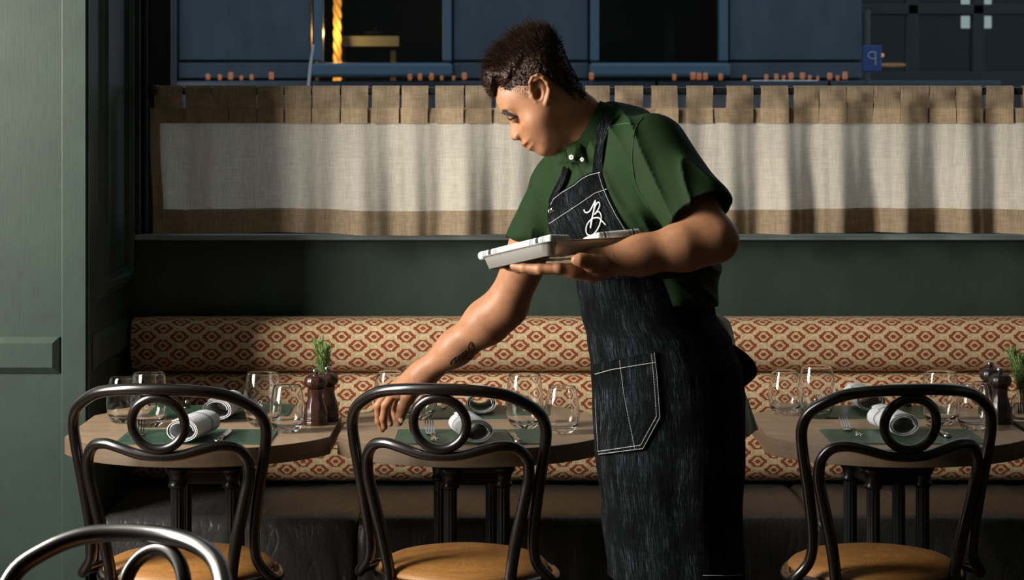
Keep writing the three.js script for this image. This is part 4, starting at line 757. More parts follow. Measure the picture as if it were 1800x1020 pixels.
// ---- torso and legs under the clothes
let headGeo;
const legs = [chain([[P(1130, 690, 4.71), 0.075], [P(1140, 1010, 4.74), 0.050], [V(0.27, 0.10, -4.86), 0.042]], 0.03), chain([[P(1205, 690, 4.66), 0.075], [P(1205, 1010, 4.66), 0.050], [V(0.38, 0.10, -4.60), 0.042]], 0.03)];
const trunk = union([ell(J.chest, LF, UP, FW, 0.155, 0.17, 0.085), ell(J.abdomen, LF, UP, FW, 0.125, 0.17, 0.085), ell(J.pelvis, LF, UP, FW, 0.14, 0.12, 0.095), ...legs], 0.06);
{
  const tone = (x, y, z) => {
    const n = 1 + 0.10 * noise3(x * 90, y * 90, z * 90) + 0.08 * noise3(x * 300, y * 300, z * 300); let c = [0.345 * n, 0.162 * n, 0.085 * n];
    const [u, v] = HU(x, y);
    if (z > -4.75 && y > 1.3) {
      const lip = Math.exp(-Math.pow(lineDist(lipLine, x, y) / 0.0042, 2)) * (Math.abs(z + HD) < 0.03 ? 1 : 0);
      c = [c[0] * (1 - 0.2 * lip), c[1] * (1 - 0.42 * lip), c[2] * (1 - 0.30 * lip)];
      const stub = smooth(0.2, 0.8, 0.5 + 0.5 * noise3(x * 900, y * 900, z * 900)) * smooth(300, 420, u) * smooth(640, 480, v) * smooth(470, 380, u) * 0.6;   // clipped hair roots at the temple
      c = c.map((q) => q * (1 - stub));
    }
    return c;
  };
  const all = [];
  const hb = bounds([V(...hz(120, 140), -HD), V(...hz(900, 990), -HD)], 0.02); hb[0].z = -HD - 0.10; hb[1].z = -HD + 0.10;
  headGeo = net(headNeck, hb[0], hb[1], 0.0026, tone); all.push(headGeo);
  const clipBox = (f, test) => (x, y, z) => f(x, y, z);
  all.push(net(armR, ...bounds([J.shR, J.elR, J.wrR], 0.075), 0.006, tone));
  all.push(net(armL, ...bounds([J.shL, J.elL, J.wrL], 0.075), 0.006, tone));
  const ptsOf = (h) => [...h.palm.flat(), ...h.fingers.flat(), ...h.thumb].map((q) => q[0]);
  all.push(net(handR, ...bounds(ptsOf(handRParts), 0.03), 0.0024, tone));
  all.push(net(handL, ...bounds(ptsOf(handLParts), 0.03), 0.0026, tone));
  const tb = bounds([J.chest, J.abdomen, J.pelvis, V(0.27, 0.10, -4.86), V(0.38, 0.10, -4.60)], 0.16); tb[1].y = 1.5;
  all.push(net((x, y, z) => smin(trunk(x, y, z), neckField(x, y, z), 0.05), tb[0], tb[1], 0.016, tone));
  const g = mergeGeometries(all);
  mesh('body', g, phys([1, 1, 1], 0.46, { vertexColors: true, specularIntensity: 0.5 }), waiter).userData.label = 'tanned bare forearms, hands and downturned face';
}
// face details
{
  const dark = std([0.012, 0.008, 0.007], 0.7), on = (pts, r, off = 0) => { const q = pts.map(([u, v]) => hit(830 + u / 3.923, 30 + v / 3.923, headField, 4.4, 4.8, off)).filter(Boolean); return sweep(smoothPts(q, 20), r, 8); };
  const brow = []; for (let k = 0; k < 130; k++) { const t = rnd(), u = lerp(200, 262, t) + 6 * rnd(), v = lerp(648, 668, t) + 34 * (rnd() - 0.4) * (1 - 0.6 * t) + 8 * t; const a = hit(830 + u / 3.923, 30 + v / 3.923, headField, 4.4, 4.8, 0.0002), b = hit(830 + (u + 20) / 3.923, 30 + (v + 14 * (rnd() - 0.2)) / 3.923, headField, 4.4, 4.8, 0.0016); if (a && b) brow.push(sweep([a, a.clone().lerp(b, 0.5), b], (q) => 0.0008 * (1 - 0.7 * q), 5)); }
  mesh('eyebrow', brow, dark, waiter);
  mesh('eyelashes', [on([[250, 700], [266, 702], [284, 694], [300, 682]], 0.0016, 0.0004), on([[250, 702], [258, 712]], 0.0008, 0.001), on([[262, 703], [264, 716]], 0.0006, 0.0012)], dark, waiter);
}
// hair: a cap over the skull and strands combed up and forward
{
  const cap = curvePoly(poly([[150, 560], [108, 510], [76, 440], [88, 365], [175, 290], [260, 205], [340, 130], [400, 92], [470, 80], [545, 105], [596, 170], [640, 262], [692, 362], [742, 456], [790, 545], [800, 580], [760, 588], [700, 560], [620, 500], [560, 455], [520, 425], [470, 400], [425, 396], [396, 420], [386, 462], [366, 482], [335, 474], [298, 486], [255, 505], [215, 492], [178, 476], [166, 502]]), 150);
  const capField = (x, y, z) => {
    const di = polyDist(cap, x, y), w = Math.abs(z + HD), [u, v] = HU(x, y), sk = polyDist(faceOutline, x, y), W0 = sk > 0 ? 0.0785 * Math.sqrt(Math.max(0, 1 - Math.pow(1 - Math.min(sk / 0.075, 1), 2))) : 0;
    const wn = (A, B, r) => { const ex = B.x - A.x, ey = B.y - A.y, t = clamp(((x - A.x) * ex + (y - A.y) * ey) / (ex * ex + ey * ey), 0, 1), q = Math.hypot(x - A.x - ex * t, y - A.y - ey * t); return Math.sqrt(Math.max(0, r * r - q * q)); };
    const wNeck = Math.max(wn(neckA, neckB, 0.057), wn(V(...hz(610, 520), 0), V(...hz(735, 650), 0), 0.039)) * smooth(420, 520, u);
    const top = 0.036 * Math.sqrt(clamp((polyDist(cap, x, y) + 0.0) / 0.025, 0, 1)), ws = Math.max(Math.max(headWidth(x, y)[1] * (sk > 0 ? 1 : 0), wNeck) + 0.0012 + 0.004 * smooth(470, 330, v - 0.1 * u), top + (sk > -0.01 ? 0.02 * smooth(-0.01, 0.02, sk) : 0));
    if (di < 0) { return Math.max(-di, (w - ws) * 0.5); }
    return Math.max((w - ws) * 0.55, -di);
  };
  const hc = net((x, y, z) => capField(x, y, z) + 0.0014 * noise3(x * 260, y * 260, z * 260) + 0.0012 * noise3(x * 700, y * 160, z * 400), V(...(() => { const a = hz(80, 600); return [a[0] - 0.01, a[1] - 0.01, -HD - 0.1]; })()), V(...(() => { const a = hz(810, 60); return [a[0] + 0.01, a[1] + 0.01, -HD + 0.1]; })()), 0.003);
  const p = hc.attributes.position, nn = hc.attributes.normal, strands = [];
  for (let s = 0; s < 11000; s++) {
    const i = Math.floor(rnd() * p.count), b = V(p.getX(i), p.getY(i), p.getZ(i)), n = V(nn.getX(i), nn.getY(i), nn.getZ(i)), [u, v] = HU(b.x, b.y);
    const front = smooth(420, 120, u), high = smooth(400, 200, v + 0.25 * (u - 300)), sideFade = smooth(330, 480, v - 0.15 * u + 60);
    const flow = V(-0.55 - 0.25 * front, 0.62 - 0.75 * front * smooth(330, 470, v), 0.0).lerp(V(0.42, -0.80, 0), smooth(520, 690, u));
    const L = lerp(0.007 + 0.016 * high + 0.010 * front * (1 - sideFade), 0.0055, clamp(sideFade + smooth(520, 640, u), 0, 1)) * (0.6 + 0.8 * rnd());
    const d = n.clone().multiplyScalar(0.16 + 0.22 * high).add(flow).add(V((rnd() - 0.5) * 0.42, (rnd() - 0.5) * 0.36, (rnd() - 0.5) * 0.42)).normalize(), d2 = d.clone().add(V(-0.35 * front, -0.55 * front, 0)).normalize();
    const m = b.clone().addScaledVector(d, L * 0.55), e = m.clone().addScaledVector(d2, L * 0.45), q = b.clone().addScaledVector(n, -0.001);
    const g = sweep([q, m, e], (t) => 0.00046 * (1 - 0.8 * t) + 0.00008, 4);
    strands.push(g.toNonIndexed());
  }
  const hp = headGeo.attributes.position, hn = headGeo.attributes.normal;
  for (let s = 0, made = 0; s < 60000 && made < 7000; s++) {   // clipped hair thinning out over the temple, sideburn and nape
    const i = Math.floor(rnd() * hp.count), b = V(hp.getX(i), hp.getY(i), hp.getZ(i)), [u, v] = HU(b.x, b.y), q = rnd();
    if (Math.abs(b.z + HD) < 0.03) continue;
    const t = clamp((u - 175) / 233, 0, 1), temple = u > 172 && u < 408 && v > 462, nape = u > 525 && u < 800 && v > 400 + (u - 520) * 0.35;
    const reach = temple ? (v - 466) / lerp(40, 135, Math.pow(t, 1.5)) : nape ? (v - (425 + (u - 525) * 0.55)) / 75 : 9;
    if (reach > 1 || Math.pow(1 - Math.max(0, reach), 1.3) < q || (u > 392 && u < 530 && v > 400 && v < 620)) continue;
    const n = V(hn.getX(i), hn.getY(i), hn.getZ(i)), d = V(0.25, -0.85, 0).addScaledVector(n, 0.25).normalize(); b.addScaledVector(V(rnd() - 0.5, rnd() - 0.5, 0), 0.0022).addScaledVector(n, 0.0001);
    const g = sweep([b, b.clone().addScaledVector(d, 0.0018 + 0.0016 * rnd())], 0.00016, 4); strands.push(g.toNonIndexed()); made++;
  }
  const h0 = hc.toNonIndexed();
  const hair = mesh('hair', mergeGeometries([h0, ...strands]), phys([0.031, 0.0145, 0.0088], 0.5, { specularIntensity: 0.4 }), waiter);
  hair.userData.label = 'short dark brown hair swept up in front and clipped at the sides';
}
// ---- shirt
const HEM = EYE - (1016 - CY) * 4.66 / F, WAIST = EYE - (462 - CY) * 4.67 / F;
const hemL = 0.75, hemR = 0.66;
const shL2 = J.shL.clone().lerp(J.elL, hemL), shR2 = J.shR.clone().lerp(J.elR, hemR);
const axL = J.elL.clone().sub(J.shL).normalize(), axR = J.elR.clone().sub(J.shR).normalize();
const torsoPlain = union([
  ell(J.chest, LF, UP, FW, 0.190, 0.205, 0.122), ell(P(1120, 430, 4.67), LF, UP, FW, 0.172, 0.20, 0.122), ell(J.abdomen, LF, UP, FW, 0.165, 0.19, 0.122),
  cone(J.neck, J.shL, 0.034, 0.058), cone(J.neck, J.shR, 0.034, 0.050), cone(J.neck, J.chest, 0.036, 0.09),
], 0.07);
const sleeveL = (x, y, z) => { const d = cone(J.shL, J.shL.clone().lerp(J.elL, 0.95), 0.067, 0.074)(x, y, z); const cut = (x - shL2.x) * axL.x + (y - shL2.y) * axL.y + (z - shL2.z) * axL.z; return smax(d, cut, 0.004); };
const sleeveLf = cone(J.shL, J.shL.clone().lerp(J.elL, 0.95), 0.066, 0.075), sleeveRf = cone(J.shR, J.shR.clone().lerp(J.elR, 0.95), 0.062, 0.070);
const innerL = cone(J.shL, J.shL.clone().lerp(J.elL, 0.95), 0.055, 0.0655), innerR = cone(J.shR, J.shR.clone().lerp(J.elR, 0.95), 0.052, 0.0600);
const neckHole = cone(neckA, neckB, 0.0625, 0.066);
const shirtField = (x, y, z) => {
  const cl = (x - shL2.x) * axL.x + (y - shL2.y) * axL.y + (z - shL2.z) * axL.z, cr = (x - shR2.x) * axR.x + (y - shR2.y) * axR.y + (z - shR2.z) * axR.z;
  let a = smax(sleeveLf(x, y, z), cl, 0.003); a = Math.max(a, -Math.max(innerL(x, y, z), -cl - 0.05));
  let b = smax(sleeveRf(x, y, z), cr, 0.003); b = Math.max(b, -Math.max(innerR(x, y, z), -cr - 0.05));
  let d = smin(smin(torsoPlain(x, y, z), a, 0.045), b, 0.03);
  const side = (x - J.abdomen.x) * 0.83 + (z - J.abdomen.z) * 0.25;      // tucked under the apron in front, loose over it behind
  d += 0.05 * smooth(WAIST + 0.05, WAIST - 0.01, y) * (1 - smooth(0.02, 0.09, side));
  d = Math.max(d, 1.105 - y);
  return d;
};
const wrinkled = (x, y, z) => {
  // creases fan out from the armpit and pull across the sleeve and side
  const ax = x - J.shL.x, ay = y - J.shL.y, s = ax * axL.x + ay * axL.y, t = ax * -axL.y + ay * axL.x;
  const near = Math.exp(-(ax * ax + ay * ay) / 0.05), c1 = 1 - Math.abs(noise3(s * 6 + 4, t * 26 + 5 * s, z * 4)), low = smooth(1.36, 1.16, y), c2 = 1 - Math.abs(noise3(x * 14, y * 22 + x * 16, z * 10));
  return shirtField(x, y, z) - 0.013 * near * Math.pow(c1, 4) - 0.008 * low * Math.pow(c2, 3) - 0.003 * noise3(x * 18, y * 14, z * 16) + 0.003;
};
M.shirt = phys([0.0098, 0.0262, 0.0066], 0.72, { bumpMap: weave, bumpScale: 0.0002, specularIntensity: 0.25 });
{
  const [lo, hi] = bounds([J.shL, J.shR, shL2, shR2, J.abdomen, J.neck, P(1110, 430, 4.67)], 0.19); lo.y = 1.07; hi.y = Math.min(hi.y, 1.56);
  const sh = mesh('shirt', net((x, y, z) => Math.max(wrinkled(x, y, z), -neckHole(x, y, z)), lo, hi, 0.005), M.shirt, waiter);
  sh.userData.label = 'dark green short-sleeved button-down shirt';
  // collar: a stand folded over, open at the throat
  const A = V(...hz(792, 772), -HD - 0.002), ax = V(0.86, -0.50, 0).normalize(), e1 = V(-0.50, -0.86, 0), e2 = V(0, 0, 1);   // e1 points to the throat
  const ringAt = (phi, s, r) => A.clone().addScaledVector(ax, s).addScaledVector(e1, r * Math.cos(phi)).addScaledVector(e2, r * 0.98 * Math.sin(phi));
  const collar = sheet(70, 8, (u, v) => {
    const phi = lerp(0.30, 2 * Math.PI - 0.30, u), f = Math.pow(Math.abs(Math.cos(phi / 2)), 6);
    const s = lerp(-0.006, 0.058 + 0.016 * f, v), r = lerp(0.0640, 0.0740, Math.pow(v, 0.8)) + 0.002 * Math.sin(phi * 5);
    return ringAt(phi, s, r);
  }, -0.0022);
  mesh('collar', collar, M.shirt, sh);
  const flap = (pts) => { const q = pts.map(([px, py, d]) => P(px, py, d)); return sheet(10, 10, (u, v) => { const a = q[0].clone().lerp(q[1], u), b = q[3].clone().lerp(q[2], u); const r = a.lerp(b, v); r.z += 0.007 * Math.sin(u * Math.PI) * Math.sin(v * Math.PI); return r; }, 0.0026); };
  mesh('collar_leaf', [flap([[996, 258, 4.585], [1020, 246, 4.575], [1021, 288, 4.552], [1001, 284, 4.56]]), flap([[974, 273, 4.60], [998, 262, 4.588], [1002, 284, 4.57], [984, 288, 4.59]])], M.shirt, sh);
  const pearl = std([0.62, 0.63, 0.62], 0.3), hole = std([0.05, 0.05, 0.05], 0.6);
  for (const [px, py, d, r] of [[1004.5, 276.5, 4.552, 0.0052], [1023.5, 280.5, 4.548, 0.0042]]) {
    const b = mesh('button', lathe([[0, 0], [r, 0], [r * 1.05, 0.0008], [r, 0.0018], [r * 0.75, 0.0014], [0, 0.0013]], 24).rotateX(Math.PI / 2).rotateY(-0.35), pearl, sh); b.position.copy(P(px, py, d));
    mesh('thread', new THREE.SphereGeometry(r * 0.22, 8, 6).translate(0, 0, 0.0014), hole, b);
  }
  const seam = (pts) => sweep(hits(pts, wrinkled, 0.0004, 50), 0.0011, 6);
  const seamMat = std([0.022, 0.055, 0.018], 0.85);
  mesh('armhole_seam', seam([[1131, 206], [1118, 224], [1112, 262], [1113, 300], [1122, 335], [1142, 368]]), seamMat, sh);
  mesh('sleeve_hem', [seam([[1276, 350], [1248, 350], [1222, 362], [1204, 380]])], seamMat, sh);
  mesh('yoke_seam', seam([[1068, 226], [1092, 218], [1120, 217]]), seamMat, sh);
}
// ---- apron
const denim = tex(512, 512, (x, y) => {
  const slub = noise2(x / 1.3, y / 26, 394, 20, 91), slub2 = noise2(x / 3.2, y / 60, 160, 9, 92), wear = noise2(x / 60, y / 110, 9, 5, 93), fleck = hash(x, Math.floor(y / 3), 94) > 0.965 ? 1 : 0;
  const n = 0.10 + 0.75 * Math.pow(slub, 2.6) * (0.5 + wear) + 1.0 * Math.pow(slub2, 4) * (0.2 + 1.2 * wear) + 1.1 * fleck * wear;
  return [78 * n + 6, 84 * n + 8, 90 * n + 10];
}, { sx: 0.22, sy: 0.22 });
M.denim = phys([0.24, 0.24, 0.24], 0.95, { specularIntensity: 0.12, map: denim, bumpMap: weave, bumpScale: 0.0004 });
M.thread = std([0.62, 0.64, 0.64], 0.8);
const apron = new THREE.Group(); apron.name = 'apron'; apron.userData.label = 'dark denim bib apron with white contrast stitching'; waiter.add(apron);
// silhouette of the skirt, left and right, by photo row
const rows = [[440, 1000, 1236], [500, 1014, 1244], [550, 1021, 1256], [600, 1031, 1284], [650, 1038, 1302], [700, 1041, 1308], [800, 1047, 1309], [900, 1058, 1304], [1020, 1069, 1309]];
const sil = (y) => { const py = CY + (EYE - y) * F / 4.66; let i = 0; while (i < rows.length - 2 && py > rows[i + 1][0]) i++; const t = sm(clamp((py - rows[i][0]) / (rows[i + 1][0] - rows[i][0]), 0, 1)); return [lerp(rows[i][1], rows[i + 1][1], t), lerp(rows[i][2], rows[i + 1][2], t)]; };
const skirtAt = (y) => { const [l, r] = sil(y), k = 4.66 / F, c = ((l + r) / 2 - CX) * k, h = (r - l) / 2 * k, a = h * 1.12, b = Math.sqrt(Math.max(1e-4, h * h - a * a * LF.x * LF.x)) / Math.abs(FW.x); return [c, -4.67, a, b]; };
const foldR = (phi, y) => { const down = smooth(WAIST, HEM, y); return 1 + down * (0.030 * Math.sin(phi * 5 + 1.2) + 0.018 * Math.sin(phi * 9 + y * 3)) * 0.8 + 0.016 * noise3(phi * 3.2, y * 5, 2) + 0.007 * noise3(phi * 9, y * 11, 7); };
const skirtField = (x, y, z) => { const [cx, cz, a, b] = skirtAt(y), l = ((x - cx) * LF.x + (z - cz) * LF.z) / a, f = ((x - cx) * FW.x + (z - cz) * FW.z) / b, rho = Math.hypot(l, f), phi = Math.atan2(l, f); return (rho / foldR(phi, y) - 1) * Math.min(a, b) * 0.8; };
const skirtPoint = (phi, y, off = 0) => { const [cx, cz, a, b] = skirtAt(y), q = foldR(phi, y), l = (a * q + off) * Math.sin(phi), f = (b * q + off) * Math.cos(phi); return V(cx + LF.x * l + FW.x * f, y, cz + LF.z * l + FW.z * f); };
{
  const skirt = mesh('skirt', sheet(220, 130, (u, v) => { const phi = lerp(-2.25, 2.62, u); return skirtPoint(phi, lerp(HEM, WAIST - 0.082 * smooth(0.85, 1.9, phi) - 0.06 * smooth(1.0, 2.0, -phi), v)); }, 0.0022, (u, v, p) => [lerp(-2.25, 2.62, u) * 0.17, p.y]), M.denim, apron);
  const stitches = (pts, f, off, n, r = 0.00075) => {               // dashes lying on the cloth
    const q = hitsStraight(pts, f, off, n), out = []; for (let i = 0; i + 2 < q.length; i += 3) out.push(sweep([q[i], q[i + 1].clone().lerp(q[i + 2], 0.4)], r, 5)); return out;
  };
  // patch pocket with a divider
  const quad = [[1043, 641], [1152, 618], [1161, 735], [1131, 791], [1049, 801]];
  const pocket = sheet(60, 60, (u, v) => {
    const py0 = lerp(641, 618, u), right = lerp(1152, 1161, clamp(v * 1.55, 0, 1)), py1 = lerp(801, 786, u), x = lerp(lerp(1043, 1049, v), v > 0.66 ? lerp(1161, 1131, (v - 0.66) / 0.34) : lerp(1152, 1161, v / 0.66), u), y = lerp(py0, lerp(801, 790, u), v);
    return hit(x, y, skirtField, 4.2, 4.9, 0.0042) ?? P(x, y, 4.6);
  }, -0.003, (u, v) => [u * 0.14, -v * 0.2]);
  mesh('pocket', pocket, M.denim, apron);
  const st = [
    ...stitches([[1046, 658], [1075, 650], [1110, 644], [1153, 637]], skirtField, 0.0072, 130), ...stitches([[1150, 620], [1155, 660], [1160, 734], [1130, 789], [1051, 799]], skirtField, 0.0072, 300), ...stitches([[1145, 622], [1149, 660], [1154, 732], [1126, 783], [1051, 794], [1046, 700]], skirtField, 0.0072, 360),
    ...stitches([[1089, 634], [1096, 690], [1108, 750], [1116, 790]], skirtField, 0.0072, 170),
  ];
  mesh('pocket_stitching', st, M.thread, apron);
  // bib on the chest
  const chestField = (x, y, z) => smin(shirtField(x, y, z), skirtField(x, y, z), 0.03);
  const L = [[965, 360], [962.5, 375], [963, 393], [966, 408], [972, 425], [984, 445], [1000, 468], [1010, 490]], R = [[1057, 300], [1062, 322], [1070, 345], [1085, 375], [1105, 408], [1135, 440], [1170, 468], [1200, 490]];
  const cl = new THREE.CatmullRomCurve3(L.map(([x, y]) => V(x, y, 0))), cr = new THREE.CatmullRomCurve3(R.map(([x, y]) => V(x, y, 0)));
  const topEdge = new THREE.CatmullRomCurve3([[965, 360], [970, 349], [985, 337], [1008, 323], [1021, 312], [1034, 305], [1057, 300]].map(([x, y]) => V(x, y, 0)));
  let last = null;
  const bib = sheet(70, 70, (u, v) => {
    const a = cl.getPoint(v), b = cr.getPoint(v), s = a.lerp(b, u), t = topEdge.getPoint(u), straight = V(lerp(965, 1057, u), lerp(360, 300, u), 0), w = Math.pow(1 - v, 2);
    s.x += (t.x - straight.x) * w; s.y += (t.y - straight.y) * w;
    let p = hit(s.x, s.y, chestField, 4.2, 5.0, 0.006);
    if (!p) { p = last ? P(s.x, s.y, -last.z) : P(s.x, s.y, 4.7); } last = p; return p;
  }, -0.0022, (u, v) => [u * 0.2, -v * 0.26]);
  mesh('bib', bib, M.denim, apron);
  const bs = (p, n) => stitches(p, chestField, 0.0086, n);
  mesh('bib_stitching', [...bs([[968, 360], [973, 350], [987, 339], [1009, 326], [1022, 315], [1035, 308], [1055, 303]], 140), ...bs([[1052, 304], [1058, 326], [1067, 348], [1082, 378], [1102, 410]], 150), ...bs([[966, 393], [990, 377], [1022, 356], [1045, 340], [1068, 332]], 150)], M.thread, apron);
  const em = [[1026.5, 369], [1030, 374], [1036, 372], [1042, 362], [1047, 352.5], [1046.5, 356], [1044, 370], [1040, 388], [1038, 401], [1039.5, 395], [1042, 380], [1047, 362], [1052, 355.5], [1054.5, 358], [1053, 366], [1048, 374], [1045, 377.5], [1052, 372], [1057, 378], [1055.5, 392], [1048, 407], [1040, 414], [1033, 412.5], [1030.5, 403], [1034, 392], [1042, 384.5], [1052, 383], [1059, 389], [1065, 395.5]];
  mesh('embroidered_letter', sweep(hits(em, chestField, 0.0088, 220), 0.0015, 8), std([0.78, 0.79, 0.80], 0.7), apron).userData.label = 'white embroidered script letter';
  const strap = (pts, w, fld) => { const q = hits(pts, fld, 0.0035, 40); return sheet(4, q.length - 1, (u, v) => { const i = Math.round(v * (q.length - 1)), p = q[i], t = q[Math.min(i + 1, q.length - 1)].clone().sub(q[Math.max(0, i - 1)]).normalize(), e = 0.002, n = V(fld(p.x + e, p.y, p.z) - fld(p.x - e, p.y, p.z), fld(p.x, p.y + e, p.z) - fld(p.x, p.y - e, p.z), fld(p.x, p.y, p.z + e) - fld(p.x, p.y, p.z - e)).normalize(), s = t.cross(n).normalize(); return p.clone().addScaledVector(s, (u - 0.5) * w).addScaledVector(n, 0.0015); }, -0.002, (u, v) => [u * w, v * 0.2]); };
  const A = V(...hz(792, 772), -HD - 0.002);
  const collarField = union([shirtField, cone(A, A.clone().add(V(0.040, -0.024, 0)), 0.066, 0.074)], 0.01);
  mesh('neck_strap', strap([[1052, 308], [1052, 290], [1055, 262], [1060, 235], [1066, 212], [1071, 199]], 0.026, collarField), M.denim, apron);
  mesh('neck_strap', strap([[968, 362], [975, 345], [984, 328], [992, 310], [997, 296]], 0.022, shirtField), M.denim, apron);
  for (const [px, py] of [[967, 372], [971.5, 369]]) { const p = hit(px, py, chestField, 4.2, 5, 0.009); if (p) mesh('snap', new THREE.SphereGeometry(0.0045, 14, 10).scale(1, 1.2, 0.5).translate(p.x, p.y, p.z), M.steel, apron); }
  mesh('skirt_stitching', [...stitches([[1236, 1012], [1260, 1012], [1285, 1012], [1305, 1011]], skirtField, 0.003, 80), ...stitches([[1205, 500], [1222, 512], [1238, 530], [1246, 546]], skirtField, 0.003, 60)], M.thread, apron);
  const knot = [V(0, 0.02, 0), V(0.022, -0.012, 0.004), V(0.028, -0.045, 0), V(0.006, -0.075, 0)], kp = P(1302, 645, 4.72);
  mesh('tie', sheet(6, 16, (u, v) => { const c = new THREE.CatmullRomCurve3([V(-0.02, 0.045, 0), V(0.006, 0.012, 0.005), V(0.018, -0.020, 0.006), V(-0.006, -0.05, 0)]).getPoint(v), w = 0.034 * Math.sin(Math.PI * clamp(v * 0.9 + 0.08, 0, 1)); return kp.clone().add(c).add(V((u - 0.5) * w, (u - 0.5) * w * 0.35, 0.006 * Math.sin(u * 3))); }, 0.002), M.denim, apron);
}
{ // trousers and shoes under the apron
  const trousers = union([ell(J.pelvis, LF, UP, FW, 0.150, 0.13, 0.105), chain([[P(1130, 690, 4.71), 0.085], [P(1140, 1010, 4.74), 0.060], [V(0.27, 0.09, -4.86), 0.060]], 0.03), chain([[P(1205, 690, 4.66), 0.085], [P(1205, 1010, 4.66), 0.060], [V(0.38, 0.09, -4.62), 0.060]], 0.03)], 0.05);
  const [lo, hi] = bounds([J.pelvis, V(0.27, 0.09, -4.86), V(0.38, 0.09, -4.60)], 0.2); lo.y = 0.03;
  mesh('trousers', net((x, y, z) => Math.max(trousers(x, y, z), 0.055 - y), lo, hi, 0.012), std([0.008, 0.009, 0.011], 0.9), waiter);
  for (const [x, z] of [[0.27, -4.86], [0.38, -4.60]]) {
    const f = union([ell(V(x, 0.055, z), LF, UP, FW, 0.045, 0.055, 0.06), ell(V(x - 0.09, 0.035, z + 0.06), LF, UP, FW, 0.046, 0.038, 0.11)], 0.03);
    mesh('shoe', net((a, b, c) => Math.max(f(a, b, c), 0.002 - b), V(x - 0.26, -0.01, z - 0.16), V(x + 0.12, 0.14, z + 0.20), 0.008), std([0.01, 0.01, 0.01], 0.4), waiter);
  }
}
{ // tattoo: fine ink lines on the right forearm
  const ink = std([0.035, 0.028, 0.028], 0.7), Z = (u, v) => [780 + u / 8.5, 560 + v / 8.5], strokes = [[[370, 480], [362, 420], [385, 370], [405, 345], [430, 370], [440, 430], [430, 500], [420, 600]], [[385, 380], [410, 400], [425, 420]], [[400, 360], [420, 385], [436, 405]], [[360, 500], [320, 485], [270, 510], [220, 550], [150, 590], [100, 650], [95, 690]], [[350, 520], [300, 540], [240, 580], [180, 625], [140, 665]], [[360, 545], [310, 575], [260, 620], [200, 660]], [[330, 500], [310, 540], [330, 580]], [[280, 520], [260, 560], [290, 610]], [[225, 555], [205, 600], [235, 640]], [[170, 590], [160, 625], [185, 655]], [[440, 590], [480, 570], [520, 555]], [[445, 600], [490, 590], [525, 575]], [[420, 600], [380, 610], [340, 600]], [[520, 450], [528, 462]]];
  const out = []; for (const s of strokes) { const q = hits(s.map(([u, v]) => Z(u, v)), armR, 0.0001, 30, 4.6, 5.2); if (q.length > 2) out.push(sweep(q, 0.00085, 5)); }
  mesh('tattoo', out, ink, waiter).userData.label = 'small dark line tattoo on the forearm';
  const nail = phys([0.62, 0.36, 0.28], 0.25);
  const np = hit(704.5, 738, handR, 4.8, 5.3, 0.0002); if (np) mesh('thumbnail', new THREE.SphereGeometry(1, 18, 12).scale(0.0052, 0.0075, 0.0018).rotateZ(0.35).rotateX(-0.15).translate(np.x, np.y, np.z), nail, waiter);
}
// ---- side towel tucked into the apron string
{
  const cloth = std([0.78, 0.75, 0.68], 0.95, { bumpMap: weave, bumpScale: 0.0004 });
  const L = [[1246, 548], [1262, 590], [1284, 640], [1296, 690], [1298, 730], [1300, 766]], R = [[1258, 553], [1279, 565], [1291, 610], [1306, 680], [1320, 720], [1333, 760]];
  const cl = new THREE.CatmullRomCurve3(L.map(([x, y]) => V(x, y, 0))), cr = new THREE.CatmullRomCurve3(R.map(([x, y]) => V(x, y, 0)));
  const t = tag(mesh('side_towel', sheet(24, 40, (u, v) => { const a = cl.getPoint(v), b = cr.getPoint(v), s = a.lerp(b, u); return P(s.x, s.y + 4 * Math.sin(u * 5) * v, lerp(4.715, 4.795, smooth(0, 0.5, v)) + 0.012 * Math.sin(u * 7 + v * 2)); }, 0.003), cloth), 'off-white cloth hanging from the back of the waiter’s apron string', 'towel');
  t.userData.label = 'off-white cloth hanging from the waiter\u2019s apron string';
}
